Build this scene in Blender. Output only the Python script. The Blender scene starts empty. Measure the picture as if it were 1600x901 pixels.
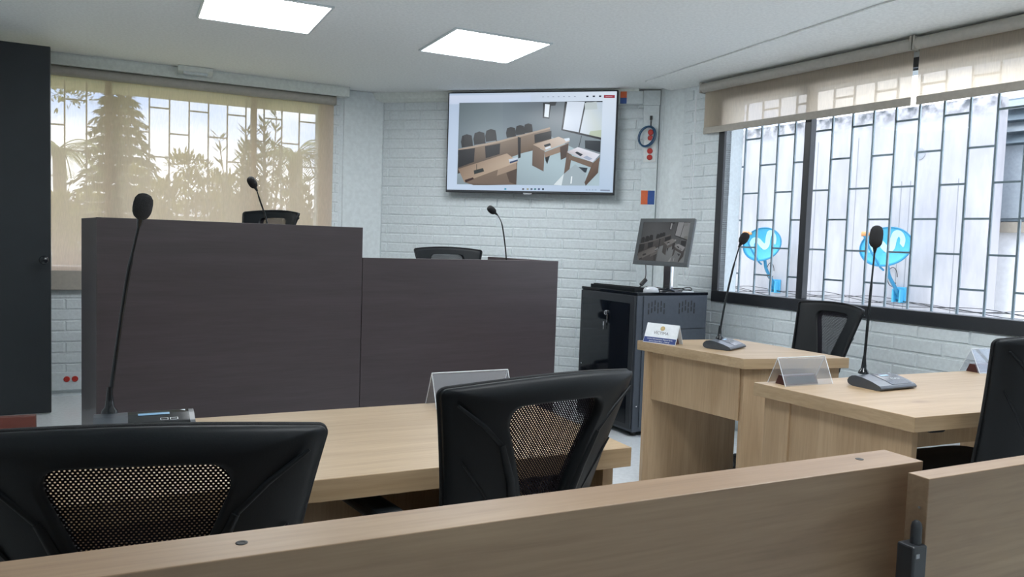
import bpy, bmesh, math, random
import numpy as np
from mathutils import Vector, Matrix, noise
random.seed(7)
PI = math.pi
S = bpy.context.scene
COL = S.collection

# ------------------------------------------------------------------ camera
FPX = 1215.0; EYE = 1.25
PH = math.atan(75.5/FPX); RO = 0.034
_f = Vector((0, math.cos(PH), -math.sin(PH))); _r0 = Vector((1, 0, 0)); _u0 = _r0.cross(_f)
_r = _r0*math.cos(RO)+_u0*math.sin(RO); _u = -_r0*math.sin(RO)+_u0*math.cos(RO)
cam_d = bpy.data.cameras.new('camera'); cam = bpy.data.objects.new('camera', cam_d); COL.objects.link(cam)
cam_d.sensor_fit = 'HORIZONTAL'; cam_d.sensor_width = 36; cam_d.lens = 36*FPX/1600; cam_d.clip_start = .02; cam_d.clip_end = 300
m = Matrix((( _r.x, _u.x, -_f.x, 0), (_r.y, _u.y, -_f.y, 0), (_r.z, _u.z, -_f.z, EYE), (0, 0, 0, 1)))
cam.matrix_world = m
S.camera = cam
S.view_settings.view_transform = 'Standard'; S.view_settings.look = 'None'
S.view_settings.exposure = 0.27; S.view_settings.gamma = 1; S.view_settings.use_curve_mapping = False

# ------------------------------------------------------------------ sky, sun
SKY = 3.0
PANEL = 21.0
w = bpy.data.worlds.new('sky'); S.world = w; w.use_nodes = True
nt = w.node_tree; nt.nodes.clear()
def N(nt, t, **k):
    n = nt.nodes.new(t)
    for a, b in k.items():
        if a in n.inputs.keys(): n.inputs[a].default_value = b
        else: setattr(n, a, b)
    return n
tc = N(nt, 'ShaderNodeTexCoord'); sp = N(nt, 'ShaderNodeSeparateXYZ'); nt.links.new(tc.outputs['Generated'], sp.inputs[0])
mp = N(nt, 'ShaderNodeMapping'); mp.inputs['Scale'].default_value = (1.5, 1.5, 5); nt.links.new(tc.outputs['Generated'], mp.inputs[0])
cl = N(nt, 'ShaderNodeTexNoise'); cl.inputs['Scale'].default_value = 2.2; cl.inputs['Detail'].default_value = 5
nt.links.new(mp.outputs[0], cl.inputs['Vector'])
rp = N(nt, 'ShaderNodeValToRGB'); rp.color_ramp.elements[0].position = .40; rp.color_ramp.elements[0].color = (.42, .56, .88, 1)
rp.color_ramp.elements[1].position = .58; rp.color_ramp.elements[1].color = (.98, .98, 1.0, 1)
nt.links.new(cl.outputs['Fac'], rp.inputs[0])
hz = N(nt, 'ShaderNodeMapRange'); hz.inputs['From Min'].default_value = -.02; hz.inputs['From Max'].default_value = .16
nt.links.new(sp.outputs['Z'], hz.inputs['Value'])
mx = N(nt, 'ShaderNodeMixRGB'); mx.inputs[1].default_value = (.95, .96, 1, 1)
nt.links.new(hz.outputs[0], mx.inputs[0]); nt.links.new(rp.outputs[0], mx.inputs[2])
bg = N(nt, 'ShaderNodeBackground'); bg.inputs['Strength'].default_value = SKY
nt.links.new(mx.outputs[0], bg.inputs[0]); wo = N(nt, 'ShaderNodeOutputWorld'); nt.links.new(bg.outputs[0], wo.inputs[0])
sd = bpy.data.lights.new('sun', 'SUN'); sd.energy = 1.0; sd.angle = math.radians(12); sd.color = (1, .98, .94)
so = bpy.data.objects.new('sun', sd); COL.objects.link(so); so.location = (0, 0, 20)
so.rotation_euler = Vector((.75, .62, -1.25)).to_track_quat('-Z', 'Y').to_euler()

# ------------------------------------------------------------------ helpers
def V2(a): return Vector((a[0], a[1]))
class MB:
    def __init__(s): s.v = []; s.f = []; s.mi = []; s.cm = 0; s.smooth = []
    def add(s, vs, fs, smooth=False):
        o = len(s.v); s.v += [tuple(v) for v in vs]
        for f in fs: s.f.append(tuple(i+o for i in f)); s.mi.append(s.cm); s.smooth.append(smooth)
    def box(s, x0, x1, y0, y1, z0, z1, M=None):
        vs = [Vector(p) for p in ((x0,y0,z0),(x1,y0,z0),(x1,y1,z0),(x0,y1,z0),(x0,y0,z1),(x1,y0,z1),(x1,y1,z1),(x0,y1,z1))]
        if M: vs = [M @ v for v in vs]
        s.add(vs, [(0,3,2,1),(4,5,6,7),(0,1,5,4),(1,2,6,5),(2,3,7,6),(3,0,4,7)])
    def prism(s, pts, z0, z1):      # pts: ccw xy polygon
        n = len(pts)
        a = sum(pts[i][0]*pts[(i+1)%n][1]-pts[(i+1)%n][0]*pts[i][1] for i in range(n))
        if a < 0: pts = pts[::-1]
        s.add([(p[0],p[1],z0) for p in pts]+[(p[0],p[1],z1) for p in pts],
              [tuple(range(n))[::-1], tuple(range(n,2*n))]+[(i,(i+1)%n,n+(i+1)%n,n+i) for i in range(n)])
    def extr(s, prof, x0, x1, M=None, smooth=False):   # profile in (y,z), extruded along x
        n = len(prof)
        a = sum(prof[i][0]*prof[(i+1)%n][1]-prof[(i+1)%n][0]*prof[i][1] for i in range(n))
        if a < 0: prof = prof[::-1]
        vs = [Vector((x0,p[0],p[1])) for p in prof]+[Vector((x1,p[0],p[1])) for p in prof]
        if M: vs = [M @ v for v in vs]
        s.add(vs, [tuple(range(n))[::-1], tuple(range(n,2*n))])
        s.add(vs, [(i,(i+1)%n,n+(i+1)%n,n+i) for i in range(n)], smooth)
    def tube(s, pts, r, seg=8, cap=True):
        pts = [Vector(p) for p in pts]; n = len(pts); rs = r if isinstance(r, (list, tuple)) else [r]*n
        rings = []; up = None
        for i, p in enumerate(pts):
            t = (pts[min(i+1,n-1)]-pts[max(i-1,0)]).normalized()
            if up is None:
                up = Vector((0,0,1)) if abs(t.z) < .9 else Vector((1,0,0))
            a = t.cross(up).normalized(); b = a.cross(t).normalized(); up = b
            rings.append([p+(a*math.cos(2*PI*k/seg)+b*math.sin(2*PI*k/seg))*rs[i] for k in range(seg)])
        vs = [v for rr in rings for v in rr]; fs = []
        for i in range(n-1):
            for k in range(seg):
                fs.append((i*seg+k, (i+1)*seg+k, (i+1)*seg+(k+1)%seg, i*seg+(k+1)%seg))
        s.add(vs, fs, True)
        if cap: s.add(rings[0], [tuple(range(seg))]); s.add(rings[-1], [tuple(range(seg))[::-1]])
    def lathe(s, prof, M=None, seg=20):   # prof (r,z)
        n = len(prof); vs = []
        for r_, z in prof:
            for k in range(seg): vs.append(Vector((r_*math.cos(2*PI*k/seg), r_*math.sin(2*PI*k/seg), z)))
        if M: vs = [M @ v for v in vs]
        fs = [(i*seg+k, i*seg+(k+1)%seg, (i+1)*seg+(k+1)%seg, (i+1)*seg+k) for i in range(n-1) for k in range(seg)]
        s.add(vs, fs, True)
        s.add(vs[:seg], [tuple(range(seg))[::-1]]); s.add(vs[-seg:], [tuple(range(seg))])
    def build(s, name, mat, parent=None, bevel=0, bseg=2, label=None, col=None):
        me = bpy.data.meshes.new(name); me.from_pydata(s.v, [], s.f)
        mats = mat if isinstance(mat, (list, tuple)) else [mat]
        for x in mats: me.materials.append(x)
        for p, mi, sm in zip(me.polygons, s.mi, s.smooth):
            p.material_index = min(mi, len(mats)-1); p.use_smooth = sm
        me.validate(); me.update()
        o = bpy.data.objects.new(name, me); COL.objects.link(o)
        if parent: o.parent = parent
        if bevel:
            b = o.modifiers.new('bevel', 'BEVEL'); b.width = bevel; b.segments = bseg; b.limit_method = 'ANGLE'; b.angle_limit = math.radians(40)
            b.harden_normals = False
        if label: o['label'] = label
        return o
def tag(o, label, cat, group=None):
    o['label'] = label; o['category'] = cat
    if group: o['group'] = group
    return o
def struct(o): o['kind'] = 'structure'; return o
def thing(name, label, cat, loc=(0,0,0), rz=0, group=None):
    o = bpy.data.objects.new(name, None); COL.objects.link(o); o.empty_display_size = .05
    o.location = loc; o.rotation_euler = (0, 0, rz)
    return tag(o, label, cat, group)
def dup(root, label, loc=None, rz=None, group=None):
    def cp(o, par):
        c = o.copy(); COL.objects.link(c)
        if par: c.parent = par
        for ch in o.children: cp(ch, c)
        return c
    r = cp(root, None)
    if loc: r.location = loc
    if rz is not None: r.rotation_euler = (0, 0, rz)
    r['label'] = label
    if group: r['group'] = group
    return r
def smoothpts(pts, n=6):
    P = [Vector(p) for p in pts]; P = [P[0]*2-P[1]]+P+[P[-1]*2-P[-2]]; out = []
    for i in range(1, len(P)-2):
        for k in range(n):
            t = k/n
            out.append(.5*((2*P[i])+(-P[i-1]+P[i+1])*t+(2*P[i-1]-5*P[i]+4*P[i+1]-P[i+2])*t*t+(-P[i-1]+3*P[i]-3*P[i+1]+P[i+2])*t**3))
    out.append(P[-2]); return out

# ------------------------------------------------------------------ materials
def mat(name, color, rough=.5, metal=0, spec=.5, bump=None, emis=None, estr=0, trans=0, alpha=1, coat=0):
    m = bpy.data.materials.new(name); m.use_nodes = True; nt = m.node_tree; b = nt.nodes['Principled BSDF']
    b.inputs['Base Color'].default_value = (*color, 1); b.inputs['Roughness'].default_value = rough
    b.inputs['Metallic'].default_value = metal; b.inputs['Specular IOR Level'].default_value = spec
    b.inputs['Coat Weight'].default_value = coat
    if emis: b.inputs['Emission Color'].default_value = (*emis, 1); b.inputs['Emission Strength'].default_value = estr
    tcn = N(nt, 'ShaderNodeTexCoord')
    nz = N(nt, 'ShaderNodeTexNoise'); nz.inputs['Scale'].default_value = bump[0] if bump else 40; nz.inputs['Detail'].default_value = 4
    nt.links.new(tcn.outputs['Object'], nz.inputs['Vector'])
    if bump:
        bp = N(nt, 'ShaderNodeBump'); bp.inputs['Strength'].default_value = bump[1]; bp.inputs['Distance'].default_value = .004
        nt.links.new(nz.outputs['Fac'], bp.inputs['Height']); nt.links.new(bp.outputs[0], b.inputs['Normal'])
    # slight colour variation of the material itself
    r = N(nt, 'ShaderNodeValToRGB'); v = .05
    r.color_ramp.elements[0].color = (*[c*(1-v) for c in color], 1); r.color_ramp.elements[1].color = (*[min(1, c*(1+v)) for c in color], 1)
    r.color_ramp.elements[0].position = .35; r.color_ramp.elements[1].position = .65
    nt.links.new(nz.outputs['Fac'], r.inputs[0]); nt.links.new(r.outputs[0], b.inputs['Base Color'])
    return m
def wood(name, c0, c1, axis='X', rough=.42, knots=True, fine=1.0, world_rot=0, spec=.4, dark=(.23, .14, .08)):
    m = bpy.data.materials.new(name); m.use_nodes = True; nt = m.node_tree; b = nt.nodes['Principled BSDF']; L = nt.links.new
    b.inputs['Roughness'].default_value = rough; b.inputs['Specular IOR Level'].default_value = spec
    t = N(nt, 'ShaderNodeTexCoord'); rot = N(nt, 'ShaderNodeMapping'); rot.inputs['Rotation'].default_value = (0, 0, -world_rot)
    L(t.outputs['Object'], rot.inputs[0])
    def stretched(a, k):
        mp = N(nt, 'ShaderNodeMapping'); sc = [k, k, k]; sc['XYZ'.index(axis)] = a; mp.inputs['Scale'].default_value = sc
        L(rot.outputs[0], mp.inputs[0]); return mp
    n1 = N(nt, 'ShaderNodeTexNoise'); n1.inputs['Scale'].default_value = 1; n1.inputs['Detail'].default_value = 6; n1.inputs['Roughness'].default_value = .6
    n1.inputs['Distortion'].default_value = .6
    L(stretched(1.1, 14*fine).outputs[0], n1.inputs['Vector'])
    n2 = N(nt, 'ShaderNodeTexNoise'); n2.inputs['Scale'].default_value = 1; n2.inputs['Detail'].default_value = 3
    L(stretched(6, 160*fine).outputs[0], n2.inputs['Vector'])
    r = N(nt, 'ShaderNodeValToRGB'); r.color_ramp.elements[0].position = .32; r.color_ramp.elements[1].position = .68
    r.color_ramp.elements[0].color = (*c0, 1); r.color_ramp.elements[1].color = (*c1, 1); L(n1.outputs['Fac'], r.inputs[0])
    r2 = N(nt, 'ShaderNodeValToRGB'); r2.color_ramp.elements[0].position = .3; r2.color_ramp.elements[1].position = .6
    r2.color_ramp.elements[0].color = (.84, .82, .80, 1); r2.color_ramp.elements[1].color = (1, 1, 1, 1); L(n2.outputs['Fac'], r2.inputs[0])
    mu = N(nt, 'ShaderNodeMixRGB', blend_type='MULTIPLY'); mu.inputs[0].default_value = .8; L(r.outputs[0], mu.inputs[1]); L(r2.outputs[0], mu.inputs[2])
    out = mu
    if knots:
        vo = N(nt, 'ShaderNodeTexVoronoi'); vo.inputs['Scale'].default_value = 1; L(stretched(1.7, 3.6).outputs[0], vo.inputs['Vector'])
        kr = N(nt, 'ShaderNodeValToRGB'); kr.color_ramp.elements[0].position = .02; kr.color_ramp.elements[1].position = .10
        kr.color_ramp.elements[0].color = (1, 1, 1, 1); kr.color_ramp.elements[1].color = (0, 0, 0, 1); L(vo.outputs['Distance'], kr.inputs[0])
        ms = N(nt, 'ShaderNodeMath', operation='MULTIPLY'); ms.inputs[1].default_value = .55; L(kr.outputs[0], ms.inputs[0])
        mk = N(nt, 'ShaderNodeMixRGB'); mk.inputs[2].default_value = (*dark, 1); L(ms.outputs[0], mk.inputs[0]); L(mu.outputs[0], mk.inputs[1]); out = mk
    L(out.outputs[0], b.inputs['Base Color'])
    bp = N(nt, 'ShaderNodeBump'); bp.inputs['Strength'].default_value = .08; bp.inputs['Distance'].default_value = .002
    L(n2.outputs['Fac'], bp.inputs['Height']); L(bp.outputs[0], b.inputs['Normal'])
    return m
M = {}
M['paint'] = mat('white_wall_paint', (.66, .715, .735), .55, bump=(55, .25))
M['plaster'] = mat('white_plaster', (.68, .735, .75), .6, bump=(30, .15))
M['ceiling'] = mat('ceiling_paint', (.90, .92, .91), .7, bump=(60, .1))
M['trim'] = mat('trim_paint', (.76, .80, .76), .4)
A26 = math.radians(26.5)
OAK0 = (.375, .262, .150); OAK1 = (.475, .348, .218)
M['oakx'] = wood('oak_laminate_lengthwise', OAK0, OAK1, 'X')
M['oakz'] = wood('oak_laminate_upright', (.36, .242, .138), (.455, .325, .20), 'Z')
M['oaky'] = wood('oak_edge_band', OAK0, OAK1, 'Y')
M['oakx26'] = wood('oak_laminate_top', OAK0, OAK1, 'X', world_rot=A26)
M['oakrail'] = wood('oak_rail_board', (.215, .138, .085), (.345, .240, .150), 'X', fine=.8, dark=(.14, .08, .05))
M['dark'] = wood('dark_brown_laminate', (.050, .037, .040), (.066, .050, .055), 'X', rough=.38, knots=False, fine=1.0, spec=.55)
M['redwood'] = wood('dark_red_wood', (.10, .026, .019), (.15, .040, .028), 'X', rough=.35, knots=False, spec=.5)
M['black'] = mat('black_plastic', (.006, .008, .010), .50, spec=.24, bump=(300, .05))
M['blackmatte'] = mat('black_fabric', (.012, .013, .015), .85, bump=(500, .4))
M['foam'] = mat('black_foam', (.018, .018, .02), .95, bump=(700, .8))
M['rack'] = mat('charcoal_powder_coat', (.066, .078, .098), .42)
M['rackglass'] = mat('smoked_glass', (.004, .006, .010), .06, spec=.6)
M['steel'] = mat('grey_painted_steel', (.20, .25, .28), .4, metal=.3)
M['frame'] = mat('black_aluminium', (.022, .025, .030), .38)
M['red2'] = wood('maroon_wood', (.055, .016, .014), (.08, .024, .02), 'X', rough=.3, knots=False, spec=.5)
M['chrome'] = mat('chrome', (.8, .8, .82), .12, metal=1)
M['door'] = mat('black_painted_door', (.015, .019, .023), .36, bump=(8, .05))
M['duct'] = mat('white_plastic_duct', (.66, .72, .74), .35)
M['switch'] = mat('white_outlet_plastic', (.74, .77, .77), .3)
M['red'] = mat('red_outlet', (.50, .035, .025), .35)
M['blue_cable'] = mat('blue_cable', (.02, .09, .19), .4)
M['cream'] = mat('cream_blind_tube', (.40, .38, .34), .5)
M['floor'] = mat('polished_pale_floor', (.72, .755, .78), .13, spec=.6)
M['micgrey'] = mat('dark_grey_plastic', (.050, .060, .075), .32, spec=.6)
M['micblack'] = mat('glossy_black_plastic', (.010, .012, .015), .12)
M['lcd'] = mat('lcd_strip', (.10, .18, .26), .2, emis=(.25, .5, .75), estr=.35)
M['white'] = mat('white_card', (.80, .83, .86), .5)
M['navy'] = mat('navy_print', (.02, .045, .20), .5)
M['gold'] = mat('gold_print', (.45, .30, .10), .5)
M['ink'] = mat('dark_ink', (.05, .05, .07), .6)
M['yellow'] = mat('yellow_note', (.70, .66, .18), .6)
M['orange'] = mat('orange_sticker', (.68, .13, .035), .5)
M['bluest'] = mat('blue_sticker', (.02, .075, .28), .5)
M['dish'] = mat('blue_dish_paint', (.075, .42, .66), .4)
M['dishd'] = mat('blue_arm_paint', (.03, .22, .38), .45)
M['logo'] = mat('pale_logo_paint', (.50, .78, .90), .5)
M['lnb'] = mat('orange_plastic', (.62, .28, .10), .5)
M['screw'] = mat('dull_metal', (.35, .36, .38), .35, metal=.9)
M['wire'] = mat('dark_cable', (.03, .03, .03), .6)

def emit_mat(name, c, s):
    m = bpy.data.materials.new(name); m.use_nodes = True; nt = m.node_tree; nt.nodes.clear()
    e = N(nt, 'ShaderNodeEmission'); e.inputs[0].default_value = (*c, 1); e.inputs[1].default_value = s
    o = N(nt, 'ShaderNodeOutputMaterial'); nt.links.new(e.outputs[0], o.inputs[0]); return m
M['panel'] = emit_mat('led_panel_light', (.93, .97, 1.0), PANEL)
def clear_mat(name, tint, fres=1.0, base=.0, rough=.02, ior=1.45, dif=None):
    m = bpy.data.materials.new(name); m.use_nodes = True; nt = m.node_tree; nt.nodes.clear(); L = nt.links.new
    t = N(nt, 'ShaderNodeBsdfTransparent'); t.inputs[0].default_value = (*tint, 1)
    g = N(nt, 'ShaderNodeBsdfGlossy'); g.inputs['Roughness'].default_value = rough; g.inputs[0].default_value = (.95, .97, 1, 1)
    lw = N(nt, 'ShaderNodeLayerWeight'); lw.inputs['Blend'].default_value = .5
    pw = N(nt, 'ShaderNodeMath', operation='POWER'); pw.inputs[1].default_value = 5; L(lw.outputs['Facing'], pw.inputs[0])
    mu = N(nt, 'ShaderNodeMath', operation='MULTIPLY_ADD'); mu.inputs[1].default_value = .8*fres; mu.inputs[2].default_value = .025*fres+base; L(pw.outputs[0], mu.inputs[0])
    x = N(nt, 'ShaderNodeMixShader'); L(mu.outputs[0], x.inputs[0]); L(t.outputs[0], x.inputs[1]); L(g.outputs[0], x.inputs[2]); last = x
    if dif:
        d = N(nt, 'ShaderNodeBsdfDiffuse'); d.inputs[0].default_value = (*dif[:3], 1)
        y = N(nt, 'ShaderNodeMixShader'); y.inputs[0].default_value = dif[3]; L(last.outputs[0], y.inputs[1]); L(d.outputs[0], y.inputs[2]); last = y
    o = N(nt, 'ShaderNodeOutputMaterial'); L(last.outputs[0], o.inputs[0]); return m
M['glass'] = clear_mat('window_glass', (.97, .985, .99), fres=.05)
M['acrylic'] = clear_mat('clear_acrylic', (.93, .94, .96), fres=1.1, base=.02, dif=(.75, .78, .82, .10))
M['acredge'] = mat('acrylic_edge', (.78, .82, .86), .2)
def blind_mat(name, transp, col, tcol, tint=(1, 1, 1)):
    m = bpy.data.materials.new(name); m.use_nodes = True; nt = m.node_tree; nt.nodes.clear(); L = nt.links.new
    t = N(nt, 'ShaderNodeBsdfTransparent'); t.inputs[0].default_value = (*tint, 1)
    d = N(nt, 'ShaderNodeBsdfDiffuse'); tl = N(nt, 'ShaderNodeBsdfTranslucent')
    tcn = N(nt, 'ShaderNodeTexCoord'); nz = N(nt, 'ShaderNodeTexNoise'); nz.inputs['Scale'].default_value = 1; nz.inputs['Detail'].default_value = 2
    mp = N(nt, 'ShaderNodeMapping'); mp.inputs['Scale'].default_value = (220, 220, 20); L(tcn.outputs['Object'], mp.inputs[0]); L(mp.outputs[0], nz.inputs['Vector'])
    for sh, c in ((d, col), (tl, tcol)):
        r = N(nt, 'ShaderNodeValToRGB'); r.color_ramp.elements[0].position = .3; r.color_ramp.elements[1].position = .7
        r.color_ramp.elements[0].color = (*[q*.93 for q in c], 1); r.color_ramp.elements[1].color = (*[min(1, q*1.05) for q in c], 1)
        L(nz.outputs['Fac'], r.inputs[0]); L(r.outputs[0], sh.inputs[0])
    a = N(nt, 'ShaderNodeMixShader'); a.inputs[0].default_value = .62; L(d.outputs[0], a.inputs[1]); L(tl.outputs[0], a.inputs[2])
    b = N(nt, 'ShaderNodeMixShader'); b.inputs[0].default_value = transp; L(a.outputs[0], b.inputs[1]); L(t.outputs[0], b.inputs[2])
    o = N(nt, 'ShaderNodeOutputMaterial'); L(b.outputs[0], o.inputs[0]); return m
M['blind'] = blind_mat('screen_blind_fabric', .27, (.68, .55, .43), (.95, .735, .56))
M['blind2'] = blind_mat('rolled_blind_fabric', .11, (.58, .50, .41), (.80, .67, .52))
M['hem'] = mat('blind_hem_fabric', (.40, .37, .32), .7)
def mesh_mat():
    m = bpy.data.materials.new('open_mesh_fabric'); m.use_nodes = True; nt = m.node_tree; nt.nodes.clear(); L = nt.links.new
    uv = N(nt, 'ShaderNodeUVMap'); uv.uv_map = 'uv'; sep = N(nt, 'ShaderNodeSeparateXYZ'); L(uv.outputs[0], sep.inputs[0])
    # staggered dots: a = x/p, b = y/q
    def math_(op, a, b=None, c=None):
        n = N(nt, 'ShaderNodeMath', operation=op)
        for i, q in enumerate((a, b, c)):
            if q is None: continue
            if isinstance(q, (int, float)): n.inputs[i].default_value = q
            else: L(q, n.inputs[i])
        return n.outputs[0]
    y = math_('MULTIPLY', sep.outputs[1], 1/.0042); row = math_('FLOOR', y)
    odd = math_('MULTIPLY', math_('MODULO', row, 2), .5)
    x = math_('ADD', math_('MULTIPLY', sep.outputs[0], 1/.0068), odd)
    fx = math_('ABSOLUTE', math_('SUBTRACT', math_('FRACT', x), .5)); fy = math_('ABSOLUTE', math_('SUBTRACT', math_('FRACT', y), .5))
    rr = math_('ADD', math_('POWER', fx, 2), math_('MULTIPLY', math_('POWER', fy, 2), .55))
    hole = math_('LESS_THAN', rr, .046)
    t = N(nt, 'ShaderNodeBsdfTransparent'); d = N(nt, 'ShaderNodeBsdfDiffuse'); d.inputs[0].default_value = (.016, .014, .018, 1)
    x_ = N(nt, 'ShaderNodeMixShader'); L(hole, x_.inputs[0]); L(d.outputs[0], x_.inputs[1]); L(t.outputs[0], x_.inputs[2])
    o = N(nt, 'ShaderNodeOutputMaterial'); L(x_.outputs[0], o.inputs[0]); return m
M['mesh'] = mesh_mat()

# ------------------------------------------------------------------ room geometry
H = 2.45
D = Vector((.895, .446)).normalized(); NN = Vector((-D.y, D.x))          # room's main direction and its normal (away from camera)
WL0 = Vector((-3.25, 5.64))                                             # wall with the curtained window
WR0 = Vector((1.335, 5.635)); RD = Vector((.509, -.861)).normalized(); RN = Vector((.861, .509)).normalized()
TW0 = Vector((-.642, 6.568)); TD = Vector((.969, -.245)).normalized(); TN = Vector((-TD.y, TD.x))
def frameM(o, d, n=None, z=0):            # local x along d, local y along outward normal n, z up
    if n is None: n = Vector((-d.y, d.x))
    return Matrix(((d.x, n.x, 0, o[0]), (d.y, n.y, 0, o[1]), (0, 0, 1, z), (0, 0, 0, 1)))
def bricks(mb, Mx, s0, s1, z0, z1, sign=-1, pitch=.278, ch=.0795, off=0):
    k0 = int(math.floor(z0/ch)); k = k0; rnd = random.Random(5)
    while k*ch < z1:
        za = max(z0, k*ch+.005); zb = min(z1, (k+1)*ch-.005)
        if zb-za > .015:
            j = int(math.floor(s0/pitch))-1
            while j*pitch < s1+pitch:
                a = j*pitch+off+(pitch/2 if k % 2 else 0); sa = max(s0, a+.005); sb = min(s1, a+pitch-.005)
                if sb-sa > .02:
                    h = .0065+rnd.uniform(-.0018, .0018); i = .0035; q = rnd.uniform(-.0012, .0012)
                    pts = [(sa,0,za),(sb,0,za),(sb,0,zb),(sa,0,zb)]
                    top = [(sa+i,sign*h,za+i+q),(sb-i,sign*h,za+i-q),(sb-i,sign*(h+.001),zb-i-q),(sa+i,sign*(h+.001),zb-i+q)]
                    vs = [Mx @ Vector(p) for p in pts+top]
                    fs = [(4,5,6,7),(0,1,5,4),(1,2,6,5),(2,3,7,6),(3,0,4,7)]
                    mb.add(vs, fs)
                j += 1
        k += 1
TH = .16
# left wall with window: s measured along D from WL0
ML = frameM(WL0, D, NN)
wl_s0, wl_s1 = -.75, 2.20
w1 = (-.35, 1.815, .95, 2.31)        # glazed opening s0,s1,z0,z1
mb = MB()
mb.box(wl_s0, w1[0], 0, TH, 0, H, ML); mb.box(w1[1], wl_s1, 0, TH, 0, H, ML)
mb.box(w1[0], w1[1], 0, TH, 0, w1[2], ML); mb.box(w1[0], w1[1], 0, TH, w1[3], H, ML)
bricks(mb, ML, wl_s0, wl_s1-.22, .03, w1[2]-.02); bricks(mb, ML, w1[1]+.06, wl_s1-.22, w1[2], 2.36)
struct(mb.build('wall_left', M['paint']))
# TV wall
MT = frameM(TW0, TD, TN)
tv_s0, tv_s1 = -.80, 1.90
mb = MB(); mb.box(tv_s0, tv_s1+.2, 0, TH, 0, H, MT); bricks(mb, MT, -.51, 1.80, .02, 2.40, off=.10)
struct(mb.build('wall_back', M['paint']))
# right wall with window
MR = frameM(WR0, RD, RN)
w2 = (.225, 3.30, .945, 2.25)
mb = MB()
mb.box(-.45, w2[0], 0, TH, 0, H, MR); mb.box(w2[1], 5.6, 0, TH, 0, H, MR)
mb.box(w2[0], w2[1], 0, TH, 0, w2[2]-.02, MR); mb.box(w2[0], w2[1], 0, TH, w2[3], H, MR)
bricks(mb, MR, -.19, w2[0]-.06, .02, 2.40, off=.03); bricks(mb, MR, w2[0]-.06, 5.2, .02, .865, off=.03)
struct(mb.build('wall_right', M['paint']))
# side wall that carries the black door, wall behind the camera
hinge = Vector((-3.82, 4.65))
c_ll = WL0+D*wl_s0
SD = -NN
MS = frameM(c_ll, SD, -D)
mb = MB(); mb.box(-.2, 7.2, 0, TH, 0, H, MS); struct(mb.build('wall_side', M['plaster']))
o4 = c_ll+SD*7.0
MN = frameM(o4, D, -NN)
mb = MB(); mb.box(-.2, 6.2, 0, TH, 0, H, MN); struct(mb.build('wall_near', M['plaster']))
# floor and ceiling as one polygon each
room = [c_ll+SD*6.7-D*.2, o4+D*5.8-NN*.3, WR0+RD*5.6+RN*.1, WR0-RD*.55+RN*.1, TW0+TD*tv_s0*1.0+TN*.1-TD*.1, WL0+D*wl_s1+NN*.1, c_ll+NN*.1-D*.1]
poly = [(-5.0, -2.2), (3.2, -2.2), (5.6, .2), tuple(WR0+RD*1.0+RN*.14), tuple(WR0-RD*.55+RN*.14), tuple(TW0+TD*1.9+TN*.14), tuple(TW0+TD*(tv_s0-.2)+TN*.14), tuple(WL0+D*wl_s1+NN*.14), tuple(c_ll+NN*.14-D*.14)]
mb = MB(); mb.prism(poly, -.12, 0); struct(mb.build('floor', M['floor']))
mb = MB(); mb.prism(poly, H, H+.15); struct(mb.build('ceiling', M['ceiling']))
# plaster pillars in the two corners
cA = WL0+D*2.012; cB = TW0+TD*(-.515)
mb = MB(); mb.prism([tuple(cA-NN*.012), tuple(cB-TN*.012), tuple(cB+TN*.1), tuple(WL0+D*2.3+NN*.1), tuple(cA+NN*.1)], 0, H)
struct(mb.build('trim_1', M['plaster'], bevel=.01))
cC = Vector((1.098, 6.128)); cD = Vector((1.245, 5.80))
mb = MB()
arc = []
for k in range(9):
    t = k/8; p = cC.lerp(cD, t); bul = math.sin(PI*t)*.045; arc.append((p.x-bul*.9, p.y-bul*.43))
mb.prism(arc+[(1.40, 5.86), (1.25, 6.25)], 0, H); struct(mb.build('trim_2', M['plaster']))
# cornice over the blind, cornice over the television, sloped soffit along the right wall
mb = MB(); mb.extr([(0, H), (-.125, H), (-.125, H-.015), (-.11, H-.075), (0, H-.075)], wl_s0, 2.03, ML)
mb.box(wl_s0, 1.99, -.135, -.105, H-.083, H-.073, ML)
struct(mb.build('trim_3', M['trim'], bevel=.002))
mb = MB(); mb.extr([(0, H), (-.075, H), (-.06, H-.05), (-.035, H-.072), (0, H-.075)], -.76, 1.64, MT)
struct(mb.build('trim_4', M['trim']))
e0 = Vector((.925, 5.794)); e1 = Vector((1.744, 3.802)); ed = (e1-e0).normalized(); e2 = e0+ed*5.2
mb = MB()
n_ = 20; vs = []; 
for k in range(n_+1):
    p = e0+ed*5.2*k/n_; s_ = (p-WR0).dot(RD); q = WR0+RD*s_
    inner = p; mid = p.lerp(q, .42)
    vs += [(inner.x, inner.y, H-.001), (inner.x, inner.y, H-.010), (mid.x, mid.y, H-.028), (q.x, q.y, H-.042), (q.x, q.y, H-.001)]
fs = []
for k in range(n_):
    for j in range(4): a = k*5+j; fs.append((a, a+1, a+6, a+5))
mb.add(vs, fs); struct(mb.build('trim_5', M['ceiling']))
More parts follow.
